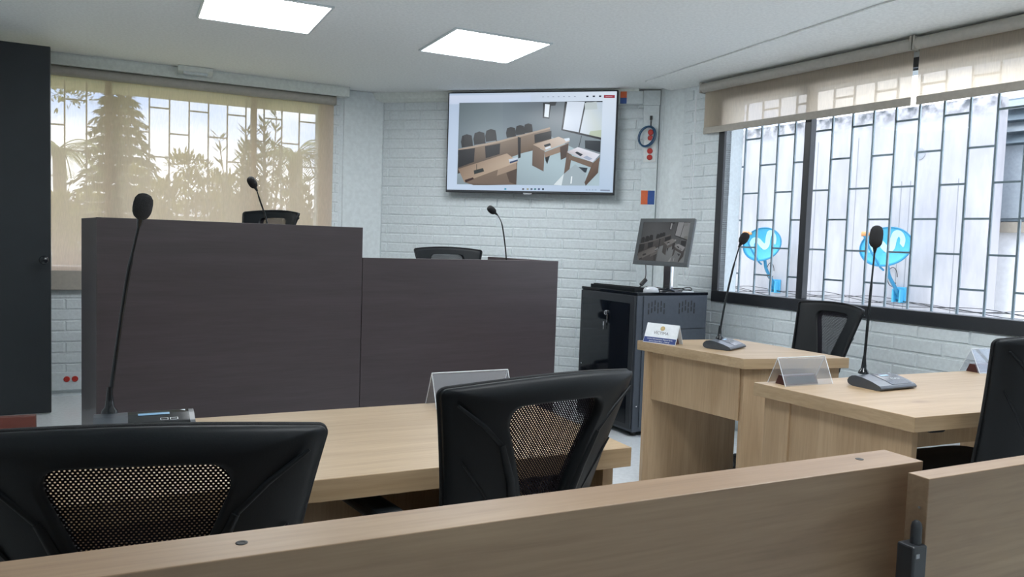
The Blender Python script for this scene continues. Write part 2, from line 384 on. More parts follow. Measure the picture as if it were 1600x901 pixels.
# raised floors behind the benches
BD = Vector((math.cos(math.radians(33)), math.sin(math.radians(33)))); BN = Vector((-BD.y, BD.x))
B0 = Vector((-1.87, 3.49)); BW1 = 1.268; BW2 = 1.305
mb = MB(); mb.prism([tuple(B0+BD*.03+BN*.05), tuple(B0+BD*(BW1-.02)+BN*.05), tuple(B0+BD*(BW1+.1)+BN*1.75), tuple(B0+BD*.25+BN*1.75)], 0, .40)
struct(mb.build('floor_dais', M['dark']))
mb = MB(); mb.prism([tuple(B0+BD*(BW1+.12)+BN*.05), tuple(B0+BD*(BW1+BW2-.03)+BN*.05), tuple(B0+BD*(BW1+BW2-.03)+BN*1.25), tuple(B0+BD*(BW1+.12)+BN*1.9)], 0, .21)
struct(mb.build('floor_step', M['dark']))

# ------------------------------------------------------------------ windows
def window(name, Mx, s0, s1, z0, z1, mulls, bw, fw=.05, yo=-.02, matf=None, bottom=.075, parts_label=None):
    f = MB(); matf = matf or M['frame']
    f.box(s0-bw, s1+bw, yo, .05, z0-bottom, z0, Mx); f.box(s0-bw, s1+bw, yo, .05, z1, z1+bw, Mx)
    f.box(s0-bw, s0, yo, .05, z0, z1, Mx); f.box(s1, s1+bw, yo, .05, z0, z1, Mx)
    root = struct(f.build(name, matf, bevel=.003))
    for m_ in mulls:
        q = MB(); q.box(m_-fw/2, m_+fw/2, -.005, .045, z0, z1, Mx); q.build('mullion', matf, root, bevel=.003)
    edges = [s0]+[v for m_ in mulls for v in (m_-fw/2, m_+fw/2)]+[s1]
    for i in range(0, len(edges), 2):
        q = MB(); q.box(edges[i], edges[i+1], .020, .0235, z0, z1, Mx); q.build('pane', M['glass'], root)
    return root
window('window_1', ML, w1[0], w1[1], w1[2], w1[3], [.277, 1.301], .03, .044, bottom=.03, yo=0, matf=M['cream'])
window('window_2', MR, w2[0], w2[1], w2[2], w2[3], [.905, 2.3], .055, .048, bottom=.075)
def grille(Mx, s0, s1, z0, z1, label, ph_s, zrowA, zrowB, pitch=.1415):
    mbg = MB(); r = .0055; y = .175
    k0 = int(math.floor((s0-ph_s)/pitch)); k = k0; xs = []
    while ph_s+k*pitch < s1+.001:
        if ph_s+k*pitch > s0-.001: xs.append((k, ph_s+k*pitch))
        k += 1
    for k, x in xs: mbg.box(x-r, x+r, y-r, y+r, z0, z1, Mx)
    for (k, x), (k2, x2) in zip(xs, xs[1:]):
        zs = zrowA if k % 2 == 0 else zrowB
        z = zs
        while z > z0: z -= .375
        z += .375
        while z < z1: mbg.box(x+r, x2-r, y-r, y+r, z-r, z+r, Mx); z += .375
    for z in (z0, z1): mbg.box(s0-.03, s1+.03, y-.012, y+.012, z-.008, z+.008, Mx)
    o = mbg.build('security_grille', M['steel']); tag(o, label, 'window grille'); return o
grille(ML, -.45, 1.87, .85, 2.34, 'steel bar grille with staggered cross bars outside the window behind the lowered blind', .130, 1.985, 1.80)
grille(MR, .08, 3.35, .80, 2.33, 'steel bar grille with staggered cross bars outside the big black framed right window', .098, 1.445, 1.631)

# ------------------------------------------------------------------ roller blinds
def blind(Mx, s0, s1, zt, zb, y, label, fab, loc, tube_r=.033, hem=.05, hang=None, group=None, gp=.006):
    root = thing('roller_blind', label, 'blind', (loc.x, loc.y, 0), 0)
    Mo = Matrix.Translation((-loc.x, -loc.y, 0)) @ Mx
    c = MB(); c.tube([Mo @ Vector((s0, y, zt)), Mo @ Vector((s1, y, zt))], tube_r, 18); c.build('tube', M['cream'], root)
    f = MB(); yf = y+.02; n = 24
    vs = []; 
    for j in range(n+1):
        s = s0+gp+(s1-s0-2*gp)*j/n
        for z in (zt-.005, (zt+zb)/2, zb+hem): vs.append(Mo @ Vector((s, yf+.001*math.sin(j*1.1), z)))
    f.add(vs, [(j*3+i, j*3+i+1, j*3+i+4, j*3+i+3) for j in range(n) for i in range(2)], True)
    f.build('fabric', fab, root)
    h = MB(); h.box(s0+gp, s1-gp, yf-.006, yf+.006, zb, zb+hem, Mo); h.build('hem_bar', M['hem'], root, bevel=.003)
    for s in (s0, s1):
        b = MB(); b.box(s-.006, s+.006, y-.032, y+.036, zt-.036, zt+.04, Mo); b.build('bracket', M['cream'], root, bevel=.004)
    return root
blind(ML, -.40, 1.925, 2.335, .782, -.070, 'long beige screen blind lowered over the left window behind the tall bench', M['blind'], WL0, tube_r=.036, hem=.14)
bl2 = blind(MR, .035, 1.598, 2.365, 2.045, -.060, 'beige roller blind half rolled up over the left part of the right window', M['blind2'], WR0, hem=.045)
bl3 = blind(MR, 1.618, 3.20, 2.365, 2.045, -.060, 'beige roller blind half rolled up in the upper right corner', M['blind2'], WR0+RD*1.63, hem=.045)
cb = MB(); Mo = Matrix.Translation((-WR0.x, -WR0.y, 0)) @ MR
pts = [(-.012, -.075, 2.33), (-.010, -.07, 1.9), (-.008, -.07, 1.5), (-.002, -.07, 1.12), (-.012, -.07, 1.03), (-.035, -.07, 1.005), (-.062, -.07, 1.04), (-.062, -.07, 1.15), (-.045, -.07, 1.5), (-.028, -.07, 1.9), (-.020, -.07, 2.33)]
cb.tube([Mo @ p for p in smoothpts(pts, 5)], .0028, 6); cb.build('pull_cord', M['white'], bl2)

# ------------------------------------------------------------------ ceiling lights
def panel_light(c, label):
    root = thing('ceiling_light', label, 'ceiling light', (c.x, c.y, H), A26, 'square light panels in the ceiling')
    h = .3025; f = MB()
    for a in ((-h-.014, h+.014, -h-.014, -h), (-h-.014, h+.014, h, h+.014), (-h-.014, -h, -h, h), (h, h+.014, -h, h)):
        f.box(a[0], a[1], a[2], a[3], -.010, .0)
    f.build('frame', M['duct'], root)
    q = MB(); q.box(-h, h, -h, h, -.006, -.001); q.build('diffuser', M['panel'], root)
    return root
L2 = Vector((-.227, 4.935)); L1 = L2-Vector((1.185, .600))
panel_light(L2, 'square bright white light panel in the ceiling left of the television')
panel_light(L1, 'square bright white light panel cut by the top edge of the picture')
for k, (a, b) in enumerate(((.3, -3.1), (-1.0, -3.7), (2.4, -2.0))):
    c = L2+D*a+NN*b; panel_light(c, 'square white light panel in the ceiling over the desks, outside the picture')
# small flat box on the cornice
sb = thing('sensor_box', 'small flat white box fixed to the ceiling edge above the left blind', 'ceiling sensor', tuple(WL0+D*.855-NN*.145)+(H,), A26)
q = MB(); q.extr([(-.075, 0), (-.06, -.034), (.045, -.058), (.06, 0)], -.12, .12); q.build('cover', M['trim'], sb, bevel=.012)
q = MB(); q.box(-.085, .085, -.045, .03, -.056, -.036); q.build('lens', M['duct'], sb, bevel=.003)

# ------------------------------------------------------------------ the open black door on the left
dr = hinge
hx = Vector((-3.009, 5.061)); dl = D; hng = hx-dl*.90
droot = MB(); Md = frameM(hng, dl)
droot.box(0, .90, 0, .04, .012, 2.385, Md); door = struct(droot.build('door_1', M['door'], bevel=.003))
kb = MB()
kM = Md @ Matrix.Translation((.865, 0, 1.02)) @ Matrix.Rotation(PI/2, 4, 'X')
kb.lathe([(.026, 0), (.026, .008), (.010, .012), (.010, .035), (.022, .042), (.028, .055), (.022, .068), (.004, .072)], kM)
kb.build('door_knob', M['micblack'], door, label='round black knob near the free edge')
ke = MB(); ke.box(.899, .9015, .008, .032, .95, 1.09, Md); ke.build('latch_plate', M['screw'], door)
hp = MB(); hp.prism([tuple(hng-dl*.04-NN*.03), tuple(hng-NN*.03), tuple(hng+NN*.07), tuple(hng-dl*.04+NN*.07)], 0, H)
struct(hp.build('trim_6', M['door']))
# short partition carrying the door frame back to the side wall
sW = (hng-c_ll).dot(D); hp = MB(); Mp = frameM(hng-dl*.04, dl)
hp.box(-(sW-.04) if sW > .05 else -.05, 0, -.0, .06, 0, H, Mp); struct(hp.build('wall_stub', M['plaster']))

# ------------------------------------------------------------------ benches
def bench(name, label, s0, s1, ht, work, depth, left=True, right=True, cat='judge bench'):
    o = B0+BD*s0; wd = s1-s0
    root = thing(name, label, cat, (o.x, o.y, 0), math.radians(33))
    t = .036
    q = MB(); q.box(0, wd-.003, 0, t, .0, ht); q.build('front_panel', M['dark'], root, bevel=.0015)
    if left: q = MB(); q.box(0, t, t, depth, 0, ht-.001); q.build('side_panel', M['dark'], root, bevel=.0015)
    if right: q = MB(); q.box(wd-.003-t, wd-.003, t, depth, 0, ht-.001); q.build('side_panel', M['dark'], root, bevel=.0015)
    q = MB(); q.box(t if left else 0, wd-t-.003, t, .62, work-.03, work); q.build('worktop', M['dark'], root, bevel=.002)
    q = MB(); q.box(t if left else 0, wd-t-.003, .30, .32, work-.40, work-.03); q.build('modesty_panel', M['dark'], root)
    return root
bench('judge_bench', 'taller dark brown panelled bench on the left, below the lowered blind', 0, BW1, 1.29, 1.12, .85, right=False)
bench('clerk_bench', 'lower dark brown panelled bench joined to the right of the taller one', BW1, BW1+BW2, 1.128, .94, .80, left=False)

# ------------------------------------------------------------------ desks
def quad_desk(name, label, A, B, C_, Dq, modesty_edge, end_edges, zt=.75, th=.048, inset=.035, mat_top=None, modesty_h=.24, mod_ins=.05):
    # corners A,B,C,D ccw or cw in world xy; edges 0:AB 1:BC 2:CD 3:DA
    P = [Vector(p) for p in (A, B, C_, Dq)]; c = sum(P, Vector((0, 0)))/4
    ang = math.atan2((P[2]-P[1]).y, (P[2]-P[1]).x)
    if abs(ang) > PI/2: ang -= math.copysign(PI, ang)
    root = thing(name, label, 'desk', (c.x, c.y, 0), ang)
    R = Matrix.Rotation(-ang, 2)
    L_ = [R @ (p-c) for p in P]
    q = MB(); q.prism([tuple(p) for p in L_], zt-th, zt); dt = q.build('desktop', [mat_top or M['oakx'], M['oaky']], root, bevel=.0015)
    for p_ in dt.data.polygons:
        if abs(p_.normal.x) > .6: p_.material_index = 1
    cc = Vector((0, 0))
    def edge_panel(i, ins, t, z0, z1, trim=.0, nm='end_panel'):
        a, b = L_[i], L_[(i+1) % 4]; d = (b-a).normalized(); n = Vector((-d.y, d.x))
        if n.dot(cc-a) < 0: n = -n
        a2 = a+n*ins+d*trim; b2 = b+n*ins-d*trim
        q = MB(); q.prism([tuple(a2), tuple(b2), tuple(b2+n*t), tuple(a2+n*t)], z0, z1); q.build(nm, M['oakz'], root, bevel=.0015)
    for i in end_edges: edge_panel(i, inset, .03, 0, zt-th, .025)
    edge_panel(modesty_edge, mod_ins, .018, zt-th-modesty_h, zt-th, inset+.012, 'modesty_panel')
    return root
# desk in front of the camera
FR = Vector((.309, 1.893)); dd = Vector((.898, .440)).normalized(); dn = Vector((-dd.y, dd.x))
quad_desk('prosecution_desk', 'long oak desk in the foreground between the benches and the near railing',
          tuple(FR-dd*1.72+dn*.632), tuple(FR-dd*1.72), tuple(FR), tuple(FR+dn*.632), 3, (0, 2), modesty_h=.40, mod_ins=.16)
quad_desk('victim_desk', 'small oak desk beside the black rack, holding the white name card',
          (.664, 4.040), (1.061, 3.494), (1.600, 3.640), (1.239, 4.247), 0, (1, 3), modesty_h=.25, mod_ins=.035)
quad_desk('defence_desk', 'oak desk at right in front of the window, with empty clear name stands',
          (.917, 2.886), (1.248, 2.356), (2.30, 2.81), (2.00, 3.365), 3, (0, 2), modesty_h=.22, mod_ins=.12)

# ------------------------------------------------------------------ railing
P1 = Vector((.614, 1.251)); P1f = Vector((.647, 1.189)); rd = Vector((.8985, .4390)).normalized(); rn = Vector((-rd.y, rd.x))
RZ = .93
Mrl = frameM(P1f-rd*0, rd)
rail = thing('courtroom_railing', 'long oak railing board running across the whole foreground', 'railing', (P1f.x, P1f.y, 0), math.atan2(rd.y, rd.x))
q = MB(); q.box(-2.6, 0, 0, .070, .10, RZ); q.build('board', M['oakrail'], rail, bevel=.0012)
for x in (-2.5, -1.25, -.06): q = MB(); q.box(x-.03, x+.03, .015, .055, 0, .10); q.build('foot', M['frame'], rail)
for x, y in ((-.091, .042), (-1.002, .036)):
    q = MB(); q.lathe([(.0062, RZ-.001), (.0062, RZ+.0006), (.0035, RZ+.0006), (.003, RZ+.0002)], Matrix.Translation((x, y, 0)), 12); q.build('screw_cap', M['wire'], rail)
P2f = Vector((.605, 1.093)); gd = Vector((.897, .442)).normalized()
gate = thing('railing_gate', 'shorter oak railing board at lower right, hinged next to the black post', 'railing', (P2f.x, P2f.y, 0), math.atan2(gd.y, gd.x))
q = MB(); q.box(0, 1.4, 0, .034, .10, RZ); q.build('board', M['oakrail'], gate, bevel=.0012)
q = MB(); q.lathe([(.002, 0), (.002, .001)], Matrix.Translation((-.0005, .012, RZ-.045)) @ Matrix.Rotation(-PI/2, 4, 'Y'), 10); q.build('pin', M['screw'], gate)
for x in (.1, 1.2): q = MB(); q.box(x-.02, x+.02, .005, .03, 0, .10); q.build('foot', M['frame'], gate)
post = thing('hinge_post', 'slim black metal post with rounded pin at the gap between the railing boards', 'post', (.585, 1.086, 0), math.atan2(gd.y, gd.x))
q = MB(); q.box(-.0145, .0145, -.012, .016, 0, .838); q.build('post', M['frame'], post, bevel=.003)
q = MB(); q.lathe([(.0075, .838), (.0075, .862), (.0062, .868), (.003, .871)], Matrix.Translation((.004, 0, 0)), 14); q.build('pin', M['frame'], post)
q = MB(); q.box(-.011, -.004, -.0135, -.0115, .822, .828); q.build('screw', M['screw'], post)

# ------------------------------------------------------------------ office chair
def chair_mesh_parts(root):
    def Pm(u, v, off=0):        # back surface; off>0 towards the sitter
        hw = .180+.082*(max(0, v)**1.4)
        x = u*hw
        y = -.225-.115*v+.050*abs(u)**2.2+off
        z = .50+.455*v-.0*u*u+.018*(1-u*u)*v
        return Vector((x, y, z))
    def rrect(ru, rv, ns=10, nc=8):      # rounded rectangle, same number of points on every side
        out = []
        cs = ((1, 0), (1, 1), (-1, 1), (-1, 0))
        for i in range(4):
            cx, cv = cs[i]; px_, pv = cs[(i+1) % 4]
            cen = (cx-math.copysign(ru, cx), (rv if cv == 0 else 1-rv))
            nxt = (px_-math.copysign(ru, px_), (rv if pv == 0 else 1-rv))
            a0 = (-PI/2, 0, PI/2, PI)[i]
            for k in range(nc): a = a0+PI/2*k/nc; out.append((cen[0]+ru*math.cos(a), cen[1]+rv*math.sin(a)))
            a = a0+PI/2; p0 = (cen[0]+ru*math.cos(a), cen[1]+rv*math.sin(a)); p1 = (nxt[0]+ru*math.cos(a), nxt[1]+rv*math.sin(a))
            for k in range(ns): t = k/ns; out.append((p0[0]+(p1[0]-p0[0])*t, p0[1]+(p1[1]-p0[1])*t))
        return out
    OUT = rrect(.055, .035); INN = rrect(.34, .20); NS = len(OUT)
    def wh(v): return .20+.37*((v-.28)/.61)
    def outer(t): return OUT[t]
    def inner(t):
        u, v0 = INN[t]; v = .28+.61*v0; return u*wh(v), v
    ts = list(range(NS))
    # make angular samples denser in corners
    K = [0, .12, .45, .75, .93, 1.0]
    f = MB(); rings = []
    for side, off0 in ((0, 0.0), (1, .022)):
        for k in K:
            ring = []
            for t in ts:
                uo, vo = outer(t); ui, vi = inner(t)
                u = uo+(ui-uo)*k; v = vo+(vi-vo)*k
                # rear shell is dished: thicker near the hole, thin at the outer rim
                bulge = -.016*math.sin(min(1, k*1.1)*PI/2) if side == 0 else 0
                rim = .006*(k < .01)
                ring.append(Pm(u, v, off0+bulge+(rim if side == 0 else -rim)))
            rings.append(ring)
    nK = len(K); vs = [p for r_ in rings for p in r_]; fs = []
    for i in range(nK-1):
        for j in range(NS):
            a, b = i*NS+j, i*NS+(j+1) % NS; c, d = (i+1)*NS+(j+1) % NS, (i+1)*NS+j
            fs.append((a, b, c, d))
            o = nK*NS; fs.append((a+o, d+o, c+o, b+o))
    for j in range(NS):
        a, b = j, (j+1) % NS; o = nK*NS; fs.append((a, a+o, b+o, b))
        e = (nK-1)*NS; fs.append((e+j, e+(j+1) % NS, e+o+(j+1) % NS, e+o+j))
    f.add(vs, fs, True)
    for sx in (-1, 1):          # moulded ribs on the rear shell
        f.tube([Pm(sx*u, v, -.012) for u, v in ((.92, .93), (.72, .82), (.56, .72))], [.003, .0055, .007], 6)
        f.tube([Pm(sx*u, v, -.014) for u, v in ((.56, .72), (.45, .55), (.35, .35), (.27, .10))], [.007, .010, .012, .012], 8)
        f.tube([Pm(sx*u, v, -.009) for u, v in ((.90, .66), (.70, .50), (.50, .34))], [.002, .005, .006], 6)
    fr = f.build('backrest_frame', M['black'], root)
    for sx in (-.16, .12):
        h = MB(); p = Pm(sx, .935, -.004); h.lathe([(.006, 0), (.006, .003)], Matrix.Translation(p+Vector((0, -.001, 0))) @ Matrix.Rotation(PI/2-.22, 4, 'X'), 12)
        h.build('screw_hole', M['wire'], root)
    # woven mesh panel
    me = bpy.data.meshes.new('mesh_panel'); nx, nv = 16, 16; vs = []; uvs = []
    for j in range(nv+1):
        v = .26+.64*j/nv; wd = wh(v)+.03
        for i in range(nx+1):
            u = (-1+2*i/nx)*wd; p = Pm(u, v, .010); vs.append(p); uvs.append((p.x+1, v*.47+1))
    fs = [(j*(nx+1)+i, j*(nx+1)+i+1, (j+1)*(nx+1)+i+1, (j+1)*(nx+1)+i) for j in range(nv) for i in range(nx)]
    me.from_pydata(vs, [], fs); ul = me.uv_layers.new(name='uv')
    for lp in me.loops: ul.data[lp.index].uv = uvs[lp.vertex_index]
    me.materials.append(M['mesh']); me.update()
    for p in me.polygons: p.use_smooth = True
    o = bpy.data.objects.new('mesh_panel', me); COL.objects.link(o); o.parent = root; o['label'] = 'see-through woven mesh'
    # padded cover stitched round the edge on the sitter's side
    e = MB(); pts = [Pm(outer(t)[0]*.995, .5+(outer(t)[1]-.5)*.995, .0225) for t in ts]; e.tube(pts+[pts[0]], .0045, 6, cap=False)
    e.build('piping', M['blackmatte'], root)
    # seat
    s_ = MB(); n = 40; prof = [(1.0, .44), (1.03, .455), (1.03, .475), (.98, .490), (.80, .497), (.4, .492), (0.01, .490)]
    rings = []
    for k, z in prof:
        rings.append([Vector((math.copysign(abs(math.cos(2*PI*i/n))**.45, math.cos(2*PI*i/n))*.245*k, .03+math.copysign(abs(math.sin(2*PI*i/n))**.45, math.sin(2*PI*i/n))*.235*k, z-(.02*max(0, math.sin(2*PI*i/n))**3*(k > .7)))) for i in range(n)])
    vs = [p for r_ in rings for p in r_]; fs = [(i*n+j, i*n+(j+1) % n, (i+1)*n+(j+1) % n, (i+1)*n+j) for i in range(len(prof)-1) for j in range(n)]
    s_.add(vs, fs, True); s_.add(rings[0], [tuple(range(n))[::-1]]); s_.add(rings[-1], [tuple(range(n))]); s_.build('seat', M['blackmatte'], root)
    sp_ = MB(); sp_.extr([(-.27, .62), (-.285, .50), (-.25, .42), (-.05, .40), (-.05, .43), (-.225, .45), (-.252, .51), (-.235, .62)], -.045, .045); sp_.build('back_support', M['black'], root, bevel=.006)
    for sx in (-1, 1):
        a = MB(); a.tube([(sx*.20, .0, .43), (sx*.26, .0, .43), (sx*.275, .0, .47), (sx*.275, -.01, .645)], .014, 8)
        ar = a.build('armrest', M['black'], root)
        p = MB(); p.box(sx*.275-.034, sx*.275+.034, -.12, .10, .64, .668); p.build('arm_pad', M['black'], ar, bevel=.012, bseg=3)
    g = MB(); g.lathe([(.028, .10), (.028, .26), (.018, .262), (.018, .40), (.07, .405), (.07, .437)], None, 18); g.build('gas_column', M['black'], root)
    for k in range(5):
        a = 2*PI*k/5+.3; c, s2 = math.cos(a), math.sin(a)
        l = MB(); l.tube([(c*.02, s2*.02, .115), (c*.15, s2*.15, .095), (c*.29, s2*.29, .070)], [.026, .019, .013], 8); lg = l.build('base_leg', M['black'], root)
        wz = MB()
        for off in (-.014, .014):
            wz.lathe([(.024, -.009), (.027, -.004), (.027, .004), (.024, .009)], Matrix.Translation((c*.295-s2*off, s2*.295+c*off, .027)) @ Matrix.Rotation(a+PI/2, 4, 'Z') @ Matrix.Rotation(PI/2, 4, 'Y'), 14)
        wz.tube([(c*.29, s2*.29, .03), (c*.29, s2*.29, .075)], .008, 6); wz.build('caster', M['wire'], lg)
def place(o, top, yaw, zs=0):      # put the middle of the backrest's top edge at this spot
    off = Matrix.Rotation(yaw, 2) @ Vector((0, -.34)); o.location = (top[0]-off.x, top[1]-off.y, zs); o.rotation_euler = (0, 0, yaw)
CG = 'black mesh-back office chairs'
ch = thing('office_chair', 'black office chair with large mesh opening, nearest, at lower left behind the railing', 'office chair', group=CG)
chair_mesh_parts(ch); place(ch, (-.512, 1.055), math.radians(15))
c2 = dup(ch, 'black office chair turned sideways at the right end of the foreground desk', group=CG); place(c2, (.114, 1.60), math.radians(36.5))
c3 = dup(ch, 'black office chair below the right window, behind the small desk with the name card', group=CG); place(c3, (1.785, 4.215), math.radians(106))
c4 = dup(ch, 'black office chair cut by the right edge, pulled up to the right desk', group=CG); place(c4, (1.69, 2.30), math.radians(20), .05)
c5 = dup(ch, 'black office chair whose top shows above the taller dark bench', group=CG); place(c5, (-1.62, 5.35), math.radians(33+180-62), .425)
c6 = dup(ch, 'black office chair whose top shows above the lower dark bench', group=CG); place(c6, (-.50, 5.78), math.radians(33+180-12), .21)

# ------------------------------------------------------------------ microphones
def mic(label, loc, rz, bends, hx, W=.22, full=True, label_plate=False, scale=1, group='gooseneck conference microphones', r=.0035, headr=.0222, headl=.062):
    root = thing('gooseneck_microphone', label, 'microphone', loc, rz, group)
    prof = [(.066, .004), (.074, .010), (.076, .019), (.070, .030), (.058, .038), (.040, .041), (.015, .039), (-.030, .029), (-.062, .018), (-.070, .010), (-.068, .004), (-.05, .0), (.05, .0)]
    q = MB(); q.extr(prof, -W/2, W/2); q.build('base', M['micgrey'], root, bevel=.005, bseg=3)
    def topz(y):
        pr_ = [(.040, .041), (.015, .039), (-.030, .029), (-.062, .018)]
        for (a, za), (b, zb) in zip(pr_, pr_[1:]):
            if a >= y >= b: return za+(zb-za)*(y-a)/(b-a)
        return .041
    if full:
        q = MB(); ys = [.038, .015, -.030, -.058]
        x0, x1 = -W/2+.075, W/2-.012
        q.add([Vector((x, y, topz(y)+.0012)) for y in ys for x in (x0, x1)]+[Vector((x, y, topz(y)-.003)) for y in ys for x in (x0, x1)], [(2*i, 2*i+2, 2*i+3, 2*i+1) for i in range(3)]+[(8+2*i, 2*i, 2*i+2, 10+2*i) for i in range(0)])
        pn = q.build('control_panel', M['micblack'], root)
        q = MB(); q.add([Vector((x, y, topz(y)+.0022)) for y in (.018, .006) for x in (x0+.022, x1-.045)], [(0, 2, 3, 1)]); q.build('display', M['lcd'], pn)
        for bx in (x1-.058, x1-.036):
            q = MB()
            for (xa, xb, ya, yb) in ((-.009, .009, .0045, .006), (-.009, .009, -.006, -.0045), (-.009, -.0075, -.0045, .0045), (.0075, .009, -.0045, .0045)):
                q.add([Vector((bx+x, -.020+y, topz(-.020+y)+.0022)) for y in (yb, ya) for x in (xa, xb)], [(0, 2, 3, 1)])
            q.build('button', M['duct'], pn)
        q = MB(); q.add([Vector((x1-.020, .033, topz(.033)+.0022)), Vector((x1-.008, .034, topz(.034)+.0022)), Vector((x1-.008, .024, topz(.024)+.0022))], [(0, 2, 1)]); q.build('indicator', M['duct'], pn)
        q = MB(); q.box(-W/2+.068, -W/2+.0705, -.058, .050, .012, .0485); q.build('seam', M['screw'], root) if False else None
    if label_plate:
        q = MB(); q.box(.035-.08, .062-.08, .0745, .0775, .012, .026); q.build('label_plate', M['switch'], root)
        q = MB(); q.box(.041-.08, .056-.08, .0776, .0779, .0165, .0210); q.build('lettering', M['ink'], root)
    bx, by = hx
    q = MB(); q.lathe([(.020, .036), (.018, .046), (.011, .055), (.0085, .075), (.0055, .105)], Matrix.Translation((bx, by, 0)), 16); q.build('neck_collar', M['micblack'], root)
    pts = [(bx, by, .07)]+bends; sm = smoothpts(pts, 6); n = len(sm)
    q = MB(); q.tube(sm, [r*(1.5 if i < n*.55 else 1.0) for i in range(n)], 10); q.build('gooseneck', M['micblack'], root)
    e = Vector(sm[-1]); d = (Vector(sm[-1])-Vector(sm[-3])).normalized()
    Mh = Matrix.Translation(e) @ d.to_track_quat('Z', 'Y').to_matrix().to_4x4()
    L_ = headl; R_ = headr
    q = MB(); q.lathe([(.0045, -.022), (.008, -.004), (.010, .004)], Mh, 14); q.build('head_collar', M['micblack'], root)
    q = MB(); q.lathe([(R_*.30, -.003), (R_*.72, .004), (R_*.93, .014), (R_, L_*.38), (R_, L_*.62), (R_*.92, L_*.80), (R_*.68, L_*.94), (R_*.32, L_), (.001, L_+.001)], Mh, 20); q.build('foam_head', M['foam'], root)
    return root
def R2(v, a): return Matrix.Rotation(a, 2) @ Vector(v)
# mic on the foreground desk. neck foot world (-.987,1.906)
a = A26; c = Vector((-.890, 1.885)); bl = R2((-.985-c.x, 1.900-c.y), -a)
def loc_pts(c, a, z0, ws): return [tuple(R2((p[0]-c.x, p[1]-c.y), -a))+(p[2]-z0,) for p in ws]
mic('tall gooseneck microphone on the foreground desk, nearest and largest, dark foam head', (c.x, c.y, .75), a,
    loc_pts(c, a, .75, [(-.975, 1.918, .96), (-.945, 1.912, 1.14), (-.918, 1.908, 1.255), (-.914, 1.907, 1.272)]), tuple(bl), W=.225)
# mic on the small desk: seen from behind, its user sits by the window
c = Vector((1.072, 3.855)); a = math.radians(37+90); a = math.atan2(.80, -.60)+PI/2+PI/2
a = math.radians(53)       # local -y points to the window
a = math.radians(127-90+14)
hxv = (.030, .045); wf = c+R2(hxv, a)
mic('gooseneck microphone with a white label plate on the small desk beside the name card', (c.x, c.y, .75), a,
    [(hxv[0]+.016, hxv[1]-.010, .20), (hxv[0]+.040, hxv[1]-.032, .38), (hxv[0]+.062, hxv[1]-.052, .50), (hxv[0]+.068, hxv[1]-.058, .522)], hxv, W=.19, label_plate=True)
c = Vector((1.398, 2.885)); a = math.radians(28)
hxv = tuple(R2((1.356-c.x, 2.955-c.y), -a))
mic('gooseneck microphone with a silvery grey base on the right desk, in front of the grille', (c.x, c.y, .75), a,
    [(hxv[0]+.008, hxv[1], .25), (hxv[0]+.016, hxv[1], .42), (hxv[0]+.022, hxv[1], .520)], hxv, W=.20, headr=.024, headl=.082)
def bmic(label, s, t, zb, bends):
    c = B0+BD*s+BN*t; return mic(label, (c.x, c.y, zb), math.radians(33+180), bends, (-.06, .045), W=.2, r=.003)
bmic('thin gooseneck microphone rising above the taller dark bench', .77, .30, 1.12, [(-.055, .045, .18), (-.015, .045, .30), (-.0, .045, .345), (.008, .045, .36)])
bmic('thin gooseneck microphone rising above the lower dark bench', BW1+1.02, .30, .94, [(-.055, .045, .20), (-.02, .045, .39), (.012, .045, .455), (.040, .045, .478)])

# ------------------------------------------------------------------ tent stands
def tent(label, p, rz, L_=.24, h=.10, foot=.046, block=True, blk=(.05, .16), name='name_stand', group=None):
    root = thing(name, label, 'name stand', (p[0], p[1], .75), rz, group)
    t = .0028
    q = MB()
    for sg in (-1, 1):
        q.extr([(sg*foot, 0), (0, h), (0, h-.006), (sg*(foot-.0045), 0)], 0, L_)
    q.build('acrylic_sheet', M['acrylic'], root)
    q = MB()
    for x in (0, L_):
        for sg in (-1, 1): q.tube([(x, sg*foot, .001), (x, 0, h)], .0013, 5)
    q.tube([(0, 0, h), (L_, 0, h)], .0016, 6)
    q.build('polished_edge', M['acredge'], root)
    if block: wblock('dark red wooden name block standing inside '+block, p, rz, blk)
    return root
def wblock(label, p, rz, blk, h=.034, z=.75, plate=True):
    r_ = R2((blk[0], 0), rz)
    b = thing('name_block', label, 'name block', (p[0]+r_.x, p[1]+r_.y, z), rz)
    q = MB(); q.extr([(-.027, 0), (-.012, h), (.012, h), (.027, 0)], 0, blk[1]); q.build('block', M['red2'] if plate else M['redwood'], b, bevel=.0015)
    if plate: q = MB(); q.extr([(-.0262, .006), (-.0152, h-.004), (-.0146, h-.004), (-.0256, .006)], .012, blk[1]-.012); q.build('plate', M['micblack'], b)
    return b
pn = (-.228, 2.278)
tent('clear tent name stand with a bright reflection on the foreground desk', pn, A26, L_=.25, block='the clear stand on the foreground desk', blk=(.035, .17))
tent('clear tent name stand at the near left corner of the right desk', (.990, 2.852), math.radians(25), L_=.235, block='the stand at the right desk corner', blk=(.02, .16))
tent('clear tent name stand at the window end of the right desk', (1.985, 3.330), math.radians(26), L_=.20, block='the stand at the right desk window end', blk=(.015, .15))
wblock('large dark red wooden name block at the left end of the foreground desk', (-1.345, 1.712), A26, (0, .25), h=.047, plate=False)
